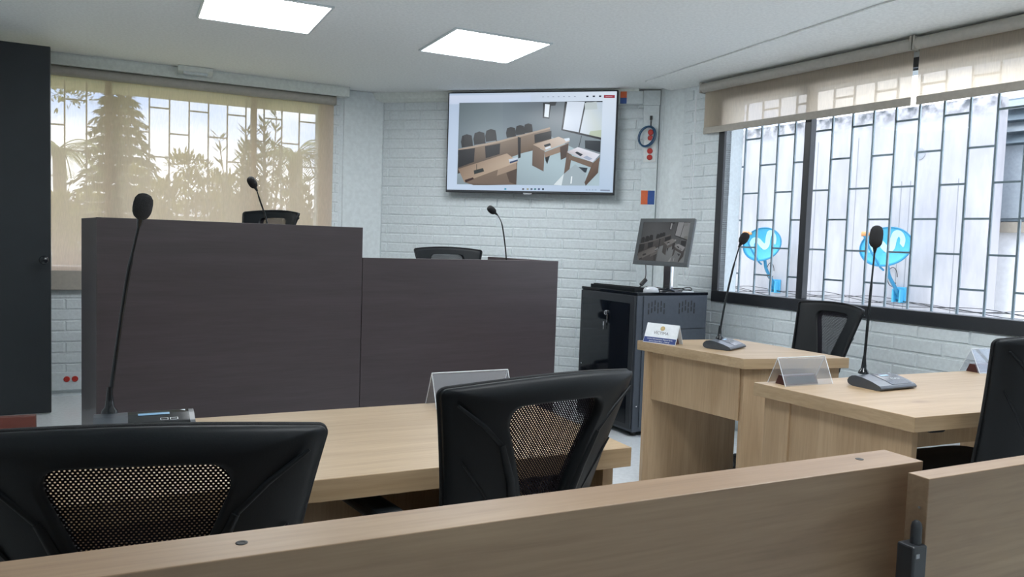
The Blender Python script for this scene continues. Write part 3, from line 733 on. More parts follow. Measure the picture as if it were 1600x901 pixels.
# white VICTIMA card
pc = Vector((.700, 4.005)); ca = math.atan2(3.870-3.982, .823-.688)
card = thing('name_card', 'white tent name card with gold crest and blue band on the small desk corner', 'name card', (pc.x+.012, pc.y+.022, .75), ca)
cl_, chh, cf = .185, .098, .042
q = MB()
for sg in (-1, 1): q.extr([(sg*cf, 0), (0, chh), (0, chh-.005), (sg*(cf-.003), 0)], 0, cl_)
q.build('acrylic_sheet', M['acredge'], card)
fn = Vector((0, -chh, cf)).normalized()   # outward normal of the near face
fy = Vector((0, cf, chh)).normalized()
FM = Matrix(((1, 0, 0, 0), (0, fy.y, fn.y, -cf), (0, fy.z, fn.z, 0), (0, 0, 0, 1)))   # local x right, y up face, z outward
q = MB(); q.box(.002, cl_-.002, .030, .104, .0004, .0010, FM); q.build('paper', M['white'], card)
q = MB(); q.box(.002, cl_-.002, .003, .031, .0004, .0012, FM); q.build('blue_band', M['navy'], card)
q = MB(); q.lathe([(.0125, .0010), (.0125, .0016)], FM @ Matrix.Translation((.095, .081, 0)), 24)
q.cm = 1; q.lathe([(.0095, .0017), (.0095, .0019)], FM @ Matrix.Translation((.095, .081, 0)), 20); q.cm = 0
for k in range(7):
    aa = 2*PI*k/7; q.lathe([(.0022, .0019), (.0016, .0022)], FM @ Matrix.Translation((.095+.0055*math.cos(aa), .081+.0055*math.sin(aa), 0)), 8)
q.build('crest', [M['gold'], mat('pale_gold_print', (.62, .50, .25), .5)], card)
def text(s, size, Mx, mt, parent, name='lettering', align='CENTER', extrude=0):
    cu = bpy.data.curves.new(name, 'FONT'); cu.body = s; cu.size = size; cu.align_x = align; cu.align_y = 'CENTER'; cu.extrude = extrude
    ob = bpy.data.objects.new(name, cu); COL.objects.link(ob)
    dg = bpy.context.evaluated_depsgraph_get(); dg.update(); me = bpy.data.meshes.new_from_object(ob.evaluated_get(dg)); bpy.data.objects.remove(ob)
    me.transform(Mx); me.materials.clear(); me.materials.append(mt); o = bpy.data.objects.new(name, me); COL.objects.link(o)
    if parent: o.parent = parent
    return o
text('VÍCTIMA', .022, FM @ Matrix.Translation((.092, .055, .0016)), M['ink'], card)
text('Unidad Administrativa Especial de la', .0098, FM @ Matrix.Translation((cl_/2, .022, .0018)), M['white'], card)
text('Justicia Penal Militar y Policial', .0098, FM @ Matrix.Translation((cl_/2, .010, .0018)), M['white'], card)
wblock('small dark wooden name block under the white name card', (card.location.x, card.location.y), ca, (.015, .155), h=.030)

# ------------------------------------------------------------------ screen picture
def lin(c): return tuple(((x/255)/12.92 if x <= 10 else (((x/255)+.055)/1.055)**2.4) for x in c)
SCR = []        # (polygon in u right 0..1, v down 0..1, colour or list of colours per point)
def q4(pts, col): SCR.append(([((x-8)/1390, (y-28)/(805+18*x/1400)) for x, y in pts], col))
WHT = [(172, 200, 226), (205, 222, 240), (168, 202, 236), (190, 214, 240)]
SCR.append(([(0,0),(1,0),(1,1),(0,1)], [(165,190,222), (206,222,240), (168,196,228), (182,206,236)]))
SCR.append(([(.0,.02),(.5,.02),(.5,.11),(.0,.11)], [(196,210,236),(190,208,238),(182,206,238),(186,204,234)]))
q4([(96,106),(1288,106),(1288,795),(96,788)], [(88,106,116),(130,150,162),(170,196,210),(98,112,120)])
q4([(96,106),(470,106),(480,430),(96,500)], [(92,110,118),(108,126,136),(112,134,146),(96,118,132)])
q4([(470,106),(840,106),(860,330),(480,430)], [(104,122,134),(86,100,112),(104,122,134),(112,132,146)])
q4([(96,540),(600,440),(1288,420),(1288,795),(96,788)], [(140,166,178),(160,190,202),(150,176,188),(160,190,204),(120,140,150)])   # floor
q4([(840,106),(1288,106),(1288,600),(860,380)], [(90,104,116),(110,128,140),(120,140,152),(106,124,136)])  # right wall
q4([(806,114),(872,116),(862,246),(808,238)], (22,30,38)); q4([(824,124),(862,128),(856,234),(820,228)], (212,226,240))
q4([(860,108),(918,108),(908,138),(872,140)], (38,44,50))
q4([(985,106),(1288,106),(1288,420),(964,340)], (20,26,34))
q4([(1004,108),(1146,110),(1106,358),(978,332)], [(196,212,232),(200,214,234),(190,206,228),(202,216,234)])
q4([(1158,114),(1288,114),(1288,402),(1116,362)], [(190,206,214),(176,198,222),(188,204,200),(196,212,232)])
q4([(1146,120),(1240,110),(1250,170),(1150,176)], (176,192,196)); q4([(1200,350),(1288,340),(1288,400),(1190,380)], (172,190,160))
def tvchair(x, y, s=1.0):
    q4([(x-50*s,y+10*s),(x-40*s,y-38*s),(x,y-52*s),(x+42*s,y-40*s),(x+52*s,y+8*s),(x+56*s,y+48*s),(x-40*s,y+62*s)], (34,36,38))
    q4([(x-36*s,y+62*s),(x+56*s,y+48*s),(x+80*s,y+78*s),(x-30*s,y+100*s)], (28,30,33)); q4([(x-36*s,y+60*s),(x+50*s,y+48*s),(x+52*s,y+56*s),(x-34*s,y+70*s)], (120,134,142))
for a_ in ((170,420,1.0),(278,398,1.0),(376,376,.95),(546,352,.8),(622,334,.75),(690,320,.72)): tvchair(*a_)
q4([(100,500),(450,430),(610,385),(870,320),(875,350),(884,470),(640,530),(600,545),(450,600),(100,700)], [(120,98,78),(134,112,90),(128,106,86),(140,118,98),(110,88,70),(90,70,56),(112,90,70),(100,80,62),(90,72,58),(72,60,52)])
q4([(100,492),(450,424),(870,316),(874,328),(450,440),(100,508)], (168,146,124))
q4([(606,392),(632,400),(636,566),(616,572)], (24,26,30))
q4([(745,375),(884,345),(886,410),(750,446)], (30,30,32))
q4([(100,500),(244,485),(240,600),(100,650)], (36,38,42)); q4([(330,470),(460,448),(458,535),(340,570)], (34,36,40))
def tvdesk(top, front, side, tc, fc, sc):
    q4(front, fc); q4(side, sc); q4(top, tc)
q4([(610,600),(608,790),(360,795),(240,795),(160,770)], [(126,104,84),(112,92,76),(92,78,66),(96,80,66),(120,98,80)])
q4([(450,650),(600,600),(604,660),(440,716)], (160,134,110)); q4([(520,690),(610,655),(608,790),(550,770)], (84,66,54))
q4([(105,660),(520,530),(620,600),(160,770)], [(140,112,88),(176,148,120),(196,170,142),(160,132,106)])
q4([(262,620),(266,620),(268,670),(264,670)], (24,26,30)); q4([(240,672),(320,652),(330,680),(246,704)], (40,50,50)); q4([(164,752),(236,730),(244,744),(172,774)], (58,32,30))
q4([(536,580),(610,562),(616,592),(546,614)], (186,202,220)); q4([(545,600),(612,580),(614,594),(548,614)], (36,62,110))
q4([(880,548),(860,620),(845,590),(840,560)], (30,34,38))
q4([(735,465),(835,510),(832,680),(735,630)], [(118,96,80),(130,106,88),(112,90,76),(98,80,68)]); q4([(835,520),(1030,445),(1028,500),(838,565)], (150,122,100)); q4([(960,480),(1028,450),(1022,560),(970,585)], (78,60,52))
q4([(735,458),(945,394),(1040,432),(838,510)], [(176,150,126),(204,184,166),(206,190,178),(186,160,136)])
q4([(826,462),(876,446),(886,464),(836,480)], (38,48,56)); q4([(836,484),(880,468),(886,484),(844,500)], (206,220,234)); q4([(990,410),(1034,404),(1038,424),(1006,434)], (204,222,240))
q4([(1160,425),(1286,430),(1286,525),(1164,490)], (36,46,56)); q4([(1130,385),(1134,385),(1112,500),(1106,500)], (30,34,40))
q4([(1085,640),(1190,650),(1180,690),(1080,670)], (44,56,68)); q4([(985,795),(1000,700),(1090,620),(1180,700),(1170,795)], (150,172,184))
q4([(1018,520),(1060,545),(1045,660),(1000,700)], (108,86,72)); q4([(1040,545),(1230,604),(1225,650),(1035,580)], (120,96,78)); q4([(1230,610),(1284,560),(1276,690),(1180,798),(1170,770)], [(104,80,64),(120,92,74),(92,70,58),(84,64,52),(96,74,60)])
q4([(1016,520),(1106,480),(1286,540),(1226,604)], [(190,178,184),(222,224,238),(214,220,236),(204,208,226)])
q4([(1084,526),(1100,516),(1148,540),(1130,556)], (30,42,56)); q4([(1150,565),(1180,550),(1226,575),(1200,590)], (150,166,196))
q4([(1060,720),(1070,720),(1066,780),(1056,780)], (226,238,246)); q4([(920,790),(1000,700),(985,795)], (206,222,230))
q4([(1298,58),(1384,60),(1384,84),(1298,82)], (170,28,52)); q4([(1310,70),(1366,71),(1366,74),(1310,73)], (226,170,184))
for x in (1166, 1218, 1268): q4([(x-9,62),(x+9,62),(x+9,74),(x-9,74)], (30,40,62))
for x in (806, 848, 890, 934, 978, 1020, 1066): q4([(x-7,64),(x+7,64),(x+7,70),(x-7,70)], (140,156,184))
for x, c_ in ((518,(40,150,190)),(668,(90,90,100)),(706,(150,150,120)),(738,(70,90,110)),(768,(40,120,130)),(800,(50,70,130)),(834,(40,60,80))): q4([(x-8,820),(x+8,820),(x+8,834),(x-8,834)], c_)
for x in (1190, 1214, 1238, 1262): q4([(x-7,830),(x+7,830),(x+7,834),(x-7,834)], (110,130,160))
q4([(1300,828),(1376,830),(1376,840),(1300,838)], (120,138,168))
def screen_mat(name, strength, gl=.25):
    m = bpy.data.materials.new(name); m.use_nodes = True; nt = m.node_tree; b = nt.nodes['Principled BSDF']
    at = N(nt, 'ShaderNodeVertexColor'); at.layer_name = 'picture'
    b.inputs['Base Color'].default_value = (.01, .01, .012, 1); b.inputs['Roughness'].default_value = gl; b.inputs['Specular IOR Level'].default_value = .35
    nt.links.new(at.outputs[0], b.inputs['Emission Color']); b.inputs['Emission Strength'].default_value = strength
    return m
def screen_obj(name, W_, H_, Mx, parent, strength, crop=(0, 0, 1, 1), sat=1, tone=None):
    me = bpy.data.meshes.new(name); vs = []; fs = []; cs = []
    for li, (pl_, c_) in enumerate(SCR):
        # clip to the crop window
        P = [(x, y, (c_[i] if isinstance(c_, list) else c_)) for i, (x, y) in enumerate(pl_)]
        for ax, lim, sg in ((0, crop[0], 1), (0, crop[2], -1), (1, crop[1], 1), (1, crop[3], -1)):
            out = []
            for i in range(len(P)):
                a_, b_ = P[i], P[(i+1) % len(P)]
                ia = (a_[ax]-lim)*sg >= -1e-9; ib = (b_[ax]-lim)*sg >= -1e-9
                if ia: out.append(a_)
                if ia != ib:
                    t = (lim-a_[ax])/(b_[ax]-a_[ax]); out.append(tuple(a_[k]+(b_[k]-a_[k])*t for k in (0, 1))+(tuple(a_[2][k]+(b_[2][k]-a_[2][k])*t for k in range(3)),))
            P = out
            if not P: break
        if len(P) < 3: continue
        o = len(vs)
        for x, y, c in P:
            vs.append(Mx @ Vector((((x-crop[0])/(crop[2]-crop[0])-.5)*W_, -.00012*li, (.5-(y-crop[1])/(crop[3]-crop[1]))*H_)))
        P = [(x, y, tuple(.70*v+.30*sum(c)/3 for v in c)) for x, y, c in P]
        fs.append(tuple(range(o, o+len(P)))); cs.append([lin(c) if not tone else tone(lin(c)) for _, _, c in P])
    me.from_pydata(vs, [], fs); ca_ = me.color_attributes.new('picture', 'FLOAT_COLOR', 'CORNER'); k = 0
    for c in cs:
        for x in c: ca_.data[k].color = (*x, 1); k += 1
    me.materials.append(screen_mat(name+'_glow', strength)); o = bpy.data.objects.new(name, me); COL.objects.link(o); o.parent = parent; return o
# ------------------------------------------------------------------ television
TVc = (Vector((-.571, 6.43))+Vector((.767, 6.092)))/2; tva = math.atan2(6.092-6.43, .767+.571)
tv = thing('television', 'large flat wall television showing a video call of this courtroom', 'television', (TVc.x, TVc.y, 2.030), tva)
TWd, THt = 1.385, .808
q = MB(); q.box(-TWd/2, TWd/2, 0, .045, -THt/2, THt/2); q.build('bezel', M['frame'], tv, bevel=.004)
screen_obj('screen', TWd-.022, THt-.030, Matrix.Translation((0, -.001, .005)), tv, .85)
q = MB(); q.box(-.035, .035, -.004, .02, -THt/2-.010, -THt/2+.004); q.build('logo_plate', M['screw'], tv, bevel=.002)
q = MB(); q.box(-.25, .25, .045, .12, -.2, .2); q.build('wall_mount', M['frame'], tv)

# ------------------------------------------------------------------ ducts and outlets
def dx(s, y, z): return MT @ Vector((s, y, z))
s0 = (Vector((.986, 6.157))-TW0).dot(TD); s1 = s0+.122
dk = thing('wall_duct', 'wide white plastic cable duct running down the corner beside the television', 'cable duct', tuple(TW0+TD*s0)+(0,), math.atan2(TD.y, TD.x))
q = MB(); q.box(0, .122, -.045, 0, .04, 2.375); q.build('trunking', M['duct'], dk, bevel=.003)
q = MB(); q.box(-.006, .128, -.055, 0, 2.325, 2.44); q.build('corner_cover', M['duct'], dk, bevel=.003)
q = MB(); q.box(-.002, .124, -.049, 0, 1.845, 1.875); q.build('joint_cover', M['plaster'], dk, bevel=.002)
q = MB(); q.box(.012, .110, -.053, -.045, 1.89, 2.06); pl_ = q.build('outlet_plate', M['switch'], dk, bevel=.003)
for z in (1.975, 1.926, 2.075, 2.12):
    q = MB(); q.lathe([(.022, 0), (.022, .006), (.017, .010)], Matrix.Translation((.062, -.052 if z < 2.06 else -.045, z)) @ Matrix.Rotation(PI/2, 4, 'X'), 16); q.build('red_socket', M['red'], dk, label='round red power socket')
q = MB(); q.box(.052, .070, -.062, -.045, 2.215, 2.245); q.box(.056, .062, -.052, -.047, 2.17, 2.216); q.build('cable_clip', M['wire'], dk)
q = MB(); q.box(.008, .060, -.0475, -.045, 1.563, 1.671); q.build('orange_sticker', M['orange'], dk)
q = MB(); q.box(.060, .112, -.0475, -.045, 1.563, 1.671); q.build('blue_sticker', M['bluest'], dk)
hd = thing('wall_duct', 'short horizontal white duct just under the ceiling, from television to corner duct', 'cable duct', tuple(TW0+TD*(s0-.21))+(0,), math.atan2(TD.y, TD.x))
q = MB(); q.box(-.6, .204, -.072, -.0, 2.335, 2.432); q.build('trunking', M['duct'], hd, bevel=.003)
q = MB(); q.box(.028, .078, -.0745, -.072, 2.382, 2.43); q.build('orange_sticker', M['orange'], hd)
q = MB(); q.box(.028, .078, -.0745, -.072, 2.337, 2.382); q.build('blue_sticker', M['bluest'], hd)
cc_ = thing('cable_coil', 'blue network cable coiled and hung over the red sockets beside the television', 'cable', tuple(TW0+TD*(s0+.045))+(0,), math.atan2(TD.y, TD.x))
for k in range(5):
    q = MB(); pts = []; ph = random.uniform(0, 6)
    for i in range(33):
        t = 2*PI*i/32; rx = .056+.006*math.sin(k*2.1); rz_ = .078+.005*math.cos(k*1.7)
        x = rx*math.cos(t)+.006*(k-2)*.6; z = rz_*math.sin(t)
        x2 = x*math.cos(.35)+z*math.sin(.35); z2 = -x*math.sin(.35)+z*math.cos(.35)
        pts.append((x2-.01, -.068-.004*k-.004*math.sin(3*t+ph), 2.085+z2))
    q.tube(pts, .0036, 6, cap=False); q.build('cable_loop', M['blue_cable'] if k else mat('pale_cable', (.5, .6, .66), .4), cc_)
q = MB(); q.tube(smoothpts([(.018, -.066, 2.20), (.02, -.075, 2.17), (.03, -.078, 2.15)], 5), .0035, 6); q.build('plug_end', M['wire'], cc_)
# floor-level outlet duct under the left blind
ld = thing('wall_duct', 'low white duct with two red sockets on the wall below the left blind', 'cable duct', tuple(WL0)+(0,), A26)
q = MB(); q.box(-.5, .45, -.040, -.008, .05, .178); q.build('trunking', M['duct'], ld, bevel=.003)
sx = (Vector((-3.22, 5.655))-WL0).dot(D)
for k in (-1, 1):
    q = MB(); q.lathe([(.021, 0), (.021, .005), (.017, .009)], Matrix.Translation((sx+.005+.026*k, -.040, .130)) @ Matrix.Rotation(PI/2, 4, 'X'), 16); q.build('red_socket', M['red'], ld, label='round red power socket')
struct_b = MB(); struct_b.box(wl_s0, 1.9, -.010, 0, 0, .045, ML); struct(struct_b.build('baseboard_left', M['plaster']))

# ------------------------------------------------------------------ equipment rack
ra = .514; rk = thing('equipment_rack', 'waist-high black equipment rack with smoked door and slotted side panel', 'rack', (.805, 4.978, 0), ra)
RW, RDp, RH = .605, .625, .942
q = MB(); q.box(.006, RW, 0.004, RDp, .03, RH-.02); q.build('body', M['rack'], rk, bevel=.003)
q = MB(); q.box(0, RW+.004, 0, RDp+.004, RH-.02, RH); q.build('top_plate', M['rackglass'], rk, bevel=.003)
q = MB(); q.box(.055, RW-.03, -.003, .004, .70, RH-.025); q.build('side_panel', M['rack'], rk, bevel=.001)
q = MB(); q.box(.055, RW-.03, -.003, .004, .06, .693); q.build('side_panel', M['rack'], rk, bevel=.001)
for gx in (.16, .42):
    q = MB()
    for k in range(6):
        for j in range(2):
            z = .80+.040*j+.010*((k*2) % 5)/2; x = gx+(k-2.5)*.026; q.box(x-.0040, x+.0040, -.0045, -.0025, z, z+.032)
    q.build('vent_slots', M['wire'], rk)
q = MB(); q.box(-.012, .004, .012, RDp-.012, .05, RH-.025); dw = q.build('door', M['frame'], rk, bevel=.002)
q = MB(); q.box(-.0145, -.012, .055, RDp-.035, .08, RH-.075); q.build('glass', M['rackglass'], dw)
q = MB(); q.lathe([(.011, 0), (.011, .008)], Matrix.Translation((-.0145, .30, .79)) @ Matrix.Rotation(-PI/2, 4, 'Y'), 14); q.build('lock', M['chrome'], dw)
ky = thing('key_bunch', 'small bunch of keys hanging in the door lock of the black rack', 'keys', (.805, 4.978, 0), ra)
for k, dxk in enumerate((-.018, .012)):
    q = MB(); z0 = .775-.05*k; q.box(-.026-.004*k, -.0235-.004*k, .30+dxk-.007, .30+dxk+.007, z0-.03, z0); q.box(-.026-.004*k, -.0235-.004*k, .30+dxk-.003, .30+dxk+.003, z0-.055, z0-.03); q.build('key', M['chrome'], ky, bevel=.001)
q = MB(); q.tube([(-.025, .30+.014*math.cos(t), .785+.014*math.sin(t)) for t in [2*PI*i/16 for i in range(17)]], .0012, 6, cap=False); q.build('key_ring', M['chrome'], ky)
for z in (.20, .63): q = MB(); q.lathe([(.005, 0), (.005, .002)], Matrix.Translation((.03, -.0, z)) @ Matrix.Rotation(PI/2, 4, 'X'), 10); q.build('screw', M['chrome'], rk)
q = MB(); q.lathe([(.005, 0), (.005, .002)], Matrix.Translation((-.0145, RDp-.05, .40)) @ Matrix.Rotation(-PI/2, 4, 'Y'), 10); q.build('screw', M['chrome'], rk)
for x, y in ((.05, .05), (RW-.05, .05), (.05, RDp-.05), (RW-.05, RDp-.05)):
    q = MB(); q.lathe([(.02, 0), (.02, .03)], Matrix.Translation((x, y, 0)), 12); q.build('foot', M['wire'], rk)
RM = Matrix.Translation((.805, 4.978, RH)) @ Matrix.Rotation(ra, 4, 'Z')
def rloc(x, y): p = RM @ Vector((x, y, 0)); return (p.x, p.y, RH)
# monitor
mo = thing('computer_monitor', 'square-shouldered black computer monitor tilted back on top of the rack', 'monitor', (.996, 5.2, RH), -.912)
tilt = Matrix.Translation((0, 0, 1.272-RH)) @ Matrix.Rotation(-.194, 4, 'X')
q = MB(); q.box(-.235, .235, .004, .022, -.159, .159, tilt); q.box(-.19, .19, .022, .045, -.12, .12, tilt); q.build('casing', mat('monitor_grey', (.10, .11, .115), .35), mo, bevel=.003)
q = MB()
for a_ in ((-.236, .236, .135, .160), (-.236, .236, -.160, -.132), (-.236, -.205, -.132, .135), (.205, .236, -.132, .135)): q.box(a_[0], a_[1], -.002, .006, a_[2], a_[3], tilt)
q.build('bezel', mat('monitor_bezel', (.055, .062, .068), .4), mo, bevel=.001)
def dim(c):
    g = (c[0]+c[1]+c[2])/3; return tuple((g*.75+x*.25)*.22+.006 for x in c)
screen_obj('screen', .410, .267, tilt @ Matrix.Translation((0, .0015, .0015)), mo, 1.0, crop=(.0675, .098, .93, .93), tone=dim)
q = MB(); q.box(-.035, .035, .055, .085, .0, .22); q.extr([(.03, .20), (.03, .28), (.07, .28), (.085, .20)], -.04, .04); q.build('stand', M['chrome'], mo, bevel=.006)
q = MB(); q.lathe([(.10, 0), (.10, .008), (.03, .018), (.03, .024)], Matrix.Translation((0, .07, 0)), 24); q.build('base', M['micblack'], mo)
# keyboard
kbd = thing('keyboard', 'black computer keyboard lying near the left edge of the rack top', 'keyboard', rloc(.10, .40), ra+math.radians(97))
q = MB(); q.extr([(-.075, 0), (-.075, .012), (.075, .024), (.075, 0)], -.215, .215); q.build('body', M['black'], kbd, bevel=.003)
q = MB()
for r_ in range(5):
    y = -.058+.026*r_; z = .0138+.0021*r_
    for k in range(19): x = -.198+.022*k; q.box(x-.009, x+.009, y-.010, y+.010, z, z+.006)
q.build('keys', M['blackmatte'], kbd)
kbd.location = rloc(.115, .335)
ms_ = thing('computer_mouse', 'small silver and black computer mouse at the front corner of the rack top', 'mouse', rloc(.16, .06), ra+.6)
q = MB(); n = 16; rings = []
for k, z in ((1, 0), (1.02, .008), (.92, .020), (.7, .029), (.35, .034), (.02, .0345)):
    rings.append([Vector((.030*k*math.cos(2*PI*i/n), .052*k*math.sin(2*PI*i/n), z)) for i in range(n)])
q.add([p for r_ in rings for p in r_], [(i*n+j, i*n+(j+1) % n, (i+1)*n+(j+1) % n, (i+1)*n+j) for i in range(5) for j in range(n)], True); q.build('shell', mat('silver_plastic', (.55, .58, .62), .3), ms_)
q = MB(); q.box(-.003, .003, .02, .036, .024, .033); q.build('wheel', M['wire'], ms_, bevel=.001)
st = thing('sticky_note', 'yellow note lying on the rack top under the monitor', 'note', rloc(.33, .16), ra+.2)
q = MB(); q.box(-.045, .045, -.04, .04, 0, .004); q.build('pad', M['yellow'], st)
cb_ = thing('cable_tangle', 'black cables and adapter lying loose on the rack top beside the monitor foot', 'cable', rloc(.3, .2), ra)
for pts in ([(-.05, -.12, .006), (.03, -.05, .01), (.12, -.12, .02), (.2, -.1, .006), (.24, -.03, .006)], [(-.12, .05, .006), (.0, .0, .02), (.08, -.08, .006), (.22, -.12, .01)], [(.12, -.14, .02), (.18, -.15, .03), (.22, -.13, .01), (.19, -.08, .006)]):
    q = MB(); q.tube(smoothpts(pts, 6), .0035, 6); q.build('cable', M['wire'], cb_)
q = MB(); q.tube(smoothpts([(-.14, .02, .010), (-.09, .02, .030), (-.04, .05, .075), (-.01, .08, .11), (.0, .10, .18)], 6), .0035, 6); q.build('cable', M['wire'], cb_)
q = MB(); q.box(-.03, .03, -.011, .011, -.011, .011, Matrix.Translation((-.065, .035, .052)) @ Matrix.Rotation(-.75, 4, 'Y')); q.build('adapter', M['wire'], cb_, bevel=.003)
q = MB(); q.box(-.06, .05, -.035, .03, 0, .006, Matrix.Translation((.15, -.14, 0))); q.build('paper_slip', M['switch'], cb_)

# ------------------------------------------------------------------ outside, right side
def wallmat():
    m = bpy.data.materials.new('stained_concrete'); m.use_nodes = True; nt = m.node_tree; b = nt.nodes['Principled BSDF']; L = nt.links.new
    b.inputs['Roughness'].default_value = .9
    t = N(nt, 'ShaderNodeTexCoord'); sep = N(nt, 'ShaderNodeSeparateXYZ'); L(t.outputs['Object'], sep.inputs[0])
    mp = N(nt, 'ShaderNodeMapping'); mp.inputs['Scale'].default_value = (3, 3, .8); L(t.outputs['Object'], mp.inputs[0])
    n1 = N(nt, 'ShaderNodeTexNoise'); n1.inputs['Scale'].default_value = 1.2; n1.inputs['Detail'].default_value = 8; n1.inputs['Roughness'].default_value = .65; L(mp.outputs[0], n1.inputs['Vector'])
    r = N(nt, 'ShaderNodeValToRGB'); r.color_ramp.elements[0].position = .35; r.color_ramp.elements[0].color = (.40, .385, .40, 1); r.color_ramp.elements[1].position = .6; r.color_ramp.elements[1].color = (.52, .50, .51, 1)
    L(n1.outputs['Fac'], r.inputs[0])
    n2 = N(nt, 'ShaderNodeTexNoise'); n2.inputs['Scale'].default_value = 9; n2.inputs['Detail'].default_value = 6; L(t.outputs['Object'], n2.inputs['Vector'])
    # mould band near the coping
    mr = N(nt, 'ShaderNodeMapRange'); mr.inputs['From Min'].default_value = 2.56; mr.inputs['From Max'].default_value = 2.74; L(sep.outputs[2], mr.inputs['Value'])
    ad = N(nt, 'ShaderNodeMath', operation='MULTIPLY'); L(mr.outputs[0], ad.inputs[0])
    r3 = N(nt, 'ShaderNodeValToRGB'); r3.color_ramp.elements[0].position = .42; r3.color_ramp.elements[1].position = .60; L(n2.outputs['Fac'], r3.inputs[0]); L(r3.outputs[0], ad.inputs[1])
    mx = N(nt, 'ShaderNodeMixRGB'); mx.inputs[2].default_value = (.10, .11, .12, 1); L(ad.outputs[0], mx.inputs[0]); L(r.outputs[0], mx.inputs[1])
    L(mx.outputs[0], b.inputs['Base Color']); return m
Q0 = Vector((4.02, 8.2)); QD = Vector((.5, -.866)).normalized(); QN = Vector((.866, .5)).normalized(); MQ = frameM(Q0, QD, QN)
M['concrete'] = wallmat()
nbw = thing('neighbour_wall', 'stained pale concrete boundary wall seen through the right window grille', 'wall', (Q0.x, Q0.y, 0), math.atan2(QD.y, QD.x))
q = MB(); q.box(-9, .93, 0, .2, -.1, 2.76); q.build('wall', M['concrete'], nbw)
q = MB()
for x in (-2.9, -1.05, -.52, .02, .12, .62): q.box(x-.004, x+.004, -.002, .0, .1, 2.5 if x < 0 else 2.0)
q.build('joint_line', mat('joint_grey', (.30, .30, .31), .9), nbw)
q = MB(); q.lathe([(.06, -.004), (.06, .01)], Matrix.Translation((.20, 0, 2.27)) @ Matrix.Rotation(PI/2, 4, 'X'), 20); q.build('round_patch', mat('patch_grey', (.36, .37, .39), .9), nbw)
cbl = thing('cable_run', 'slack black cables strung along the foot of the concrete wall outside', 'cable', (Q0.x, Q0.y, 0), math.atan2(QD.y, QD.x))
rr_ = random.Random(3)
for k in range(4):
    q = MB(); pts = []; z0 = .735+rr_.uniform(-.045, .05)
    for i in range(34): pts.append((-3.6+.165*i, -.03-.01*k, z0+.022*math.sin(i*.9+k*1.7)+.02*math.sin(i*.33+k)+(.03 if k > 3 and i > 24 else 0)))
    q.tube(smoothpts(pts, 2), .0035, 5); q.build('cable', M['wire'], cbl)
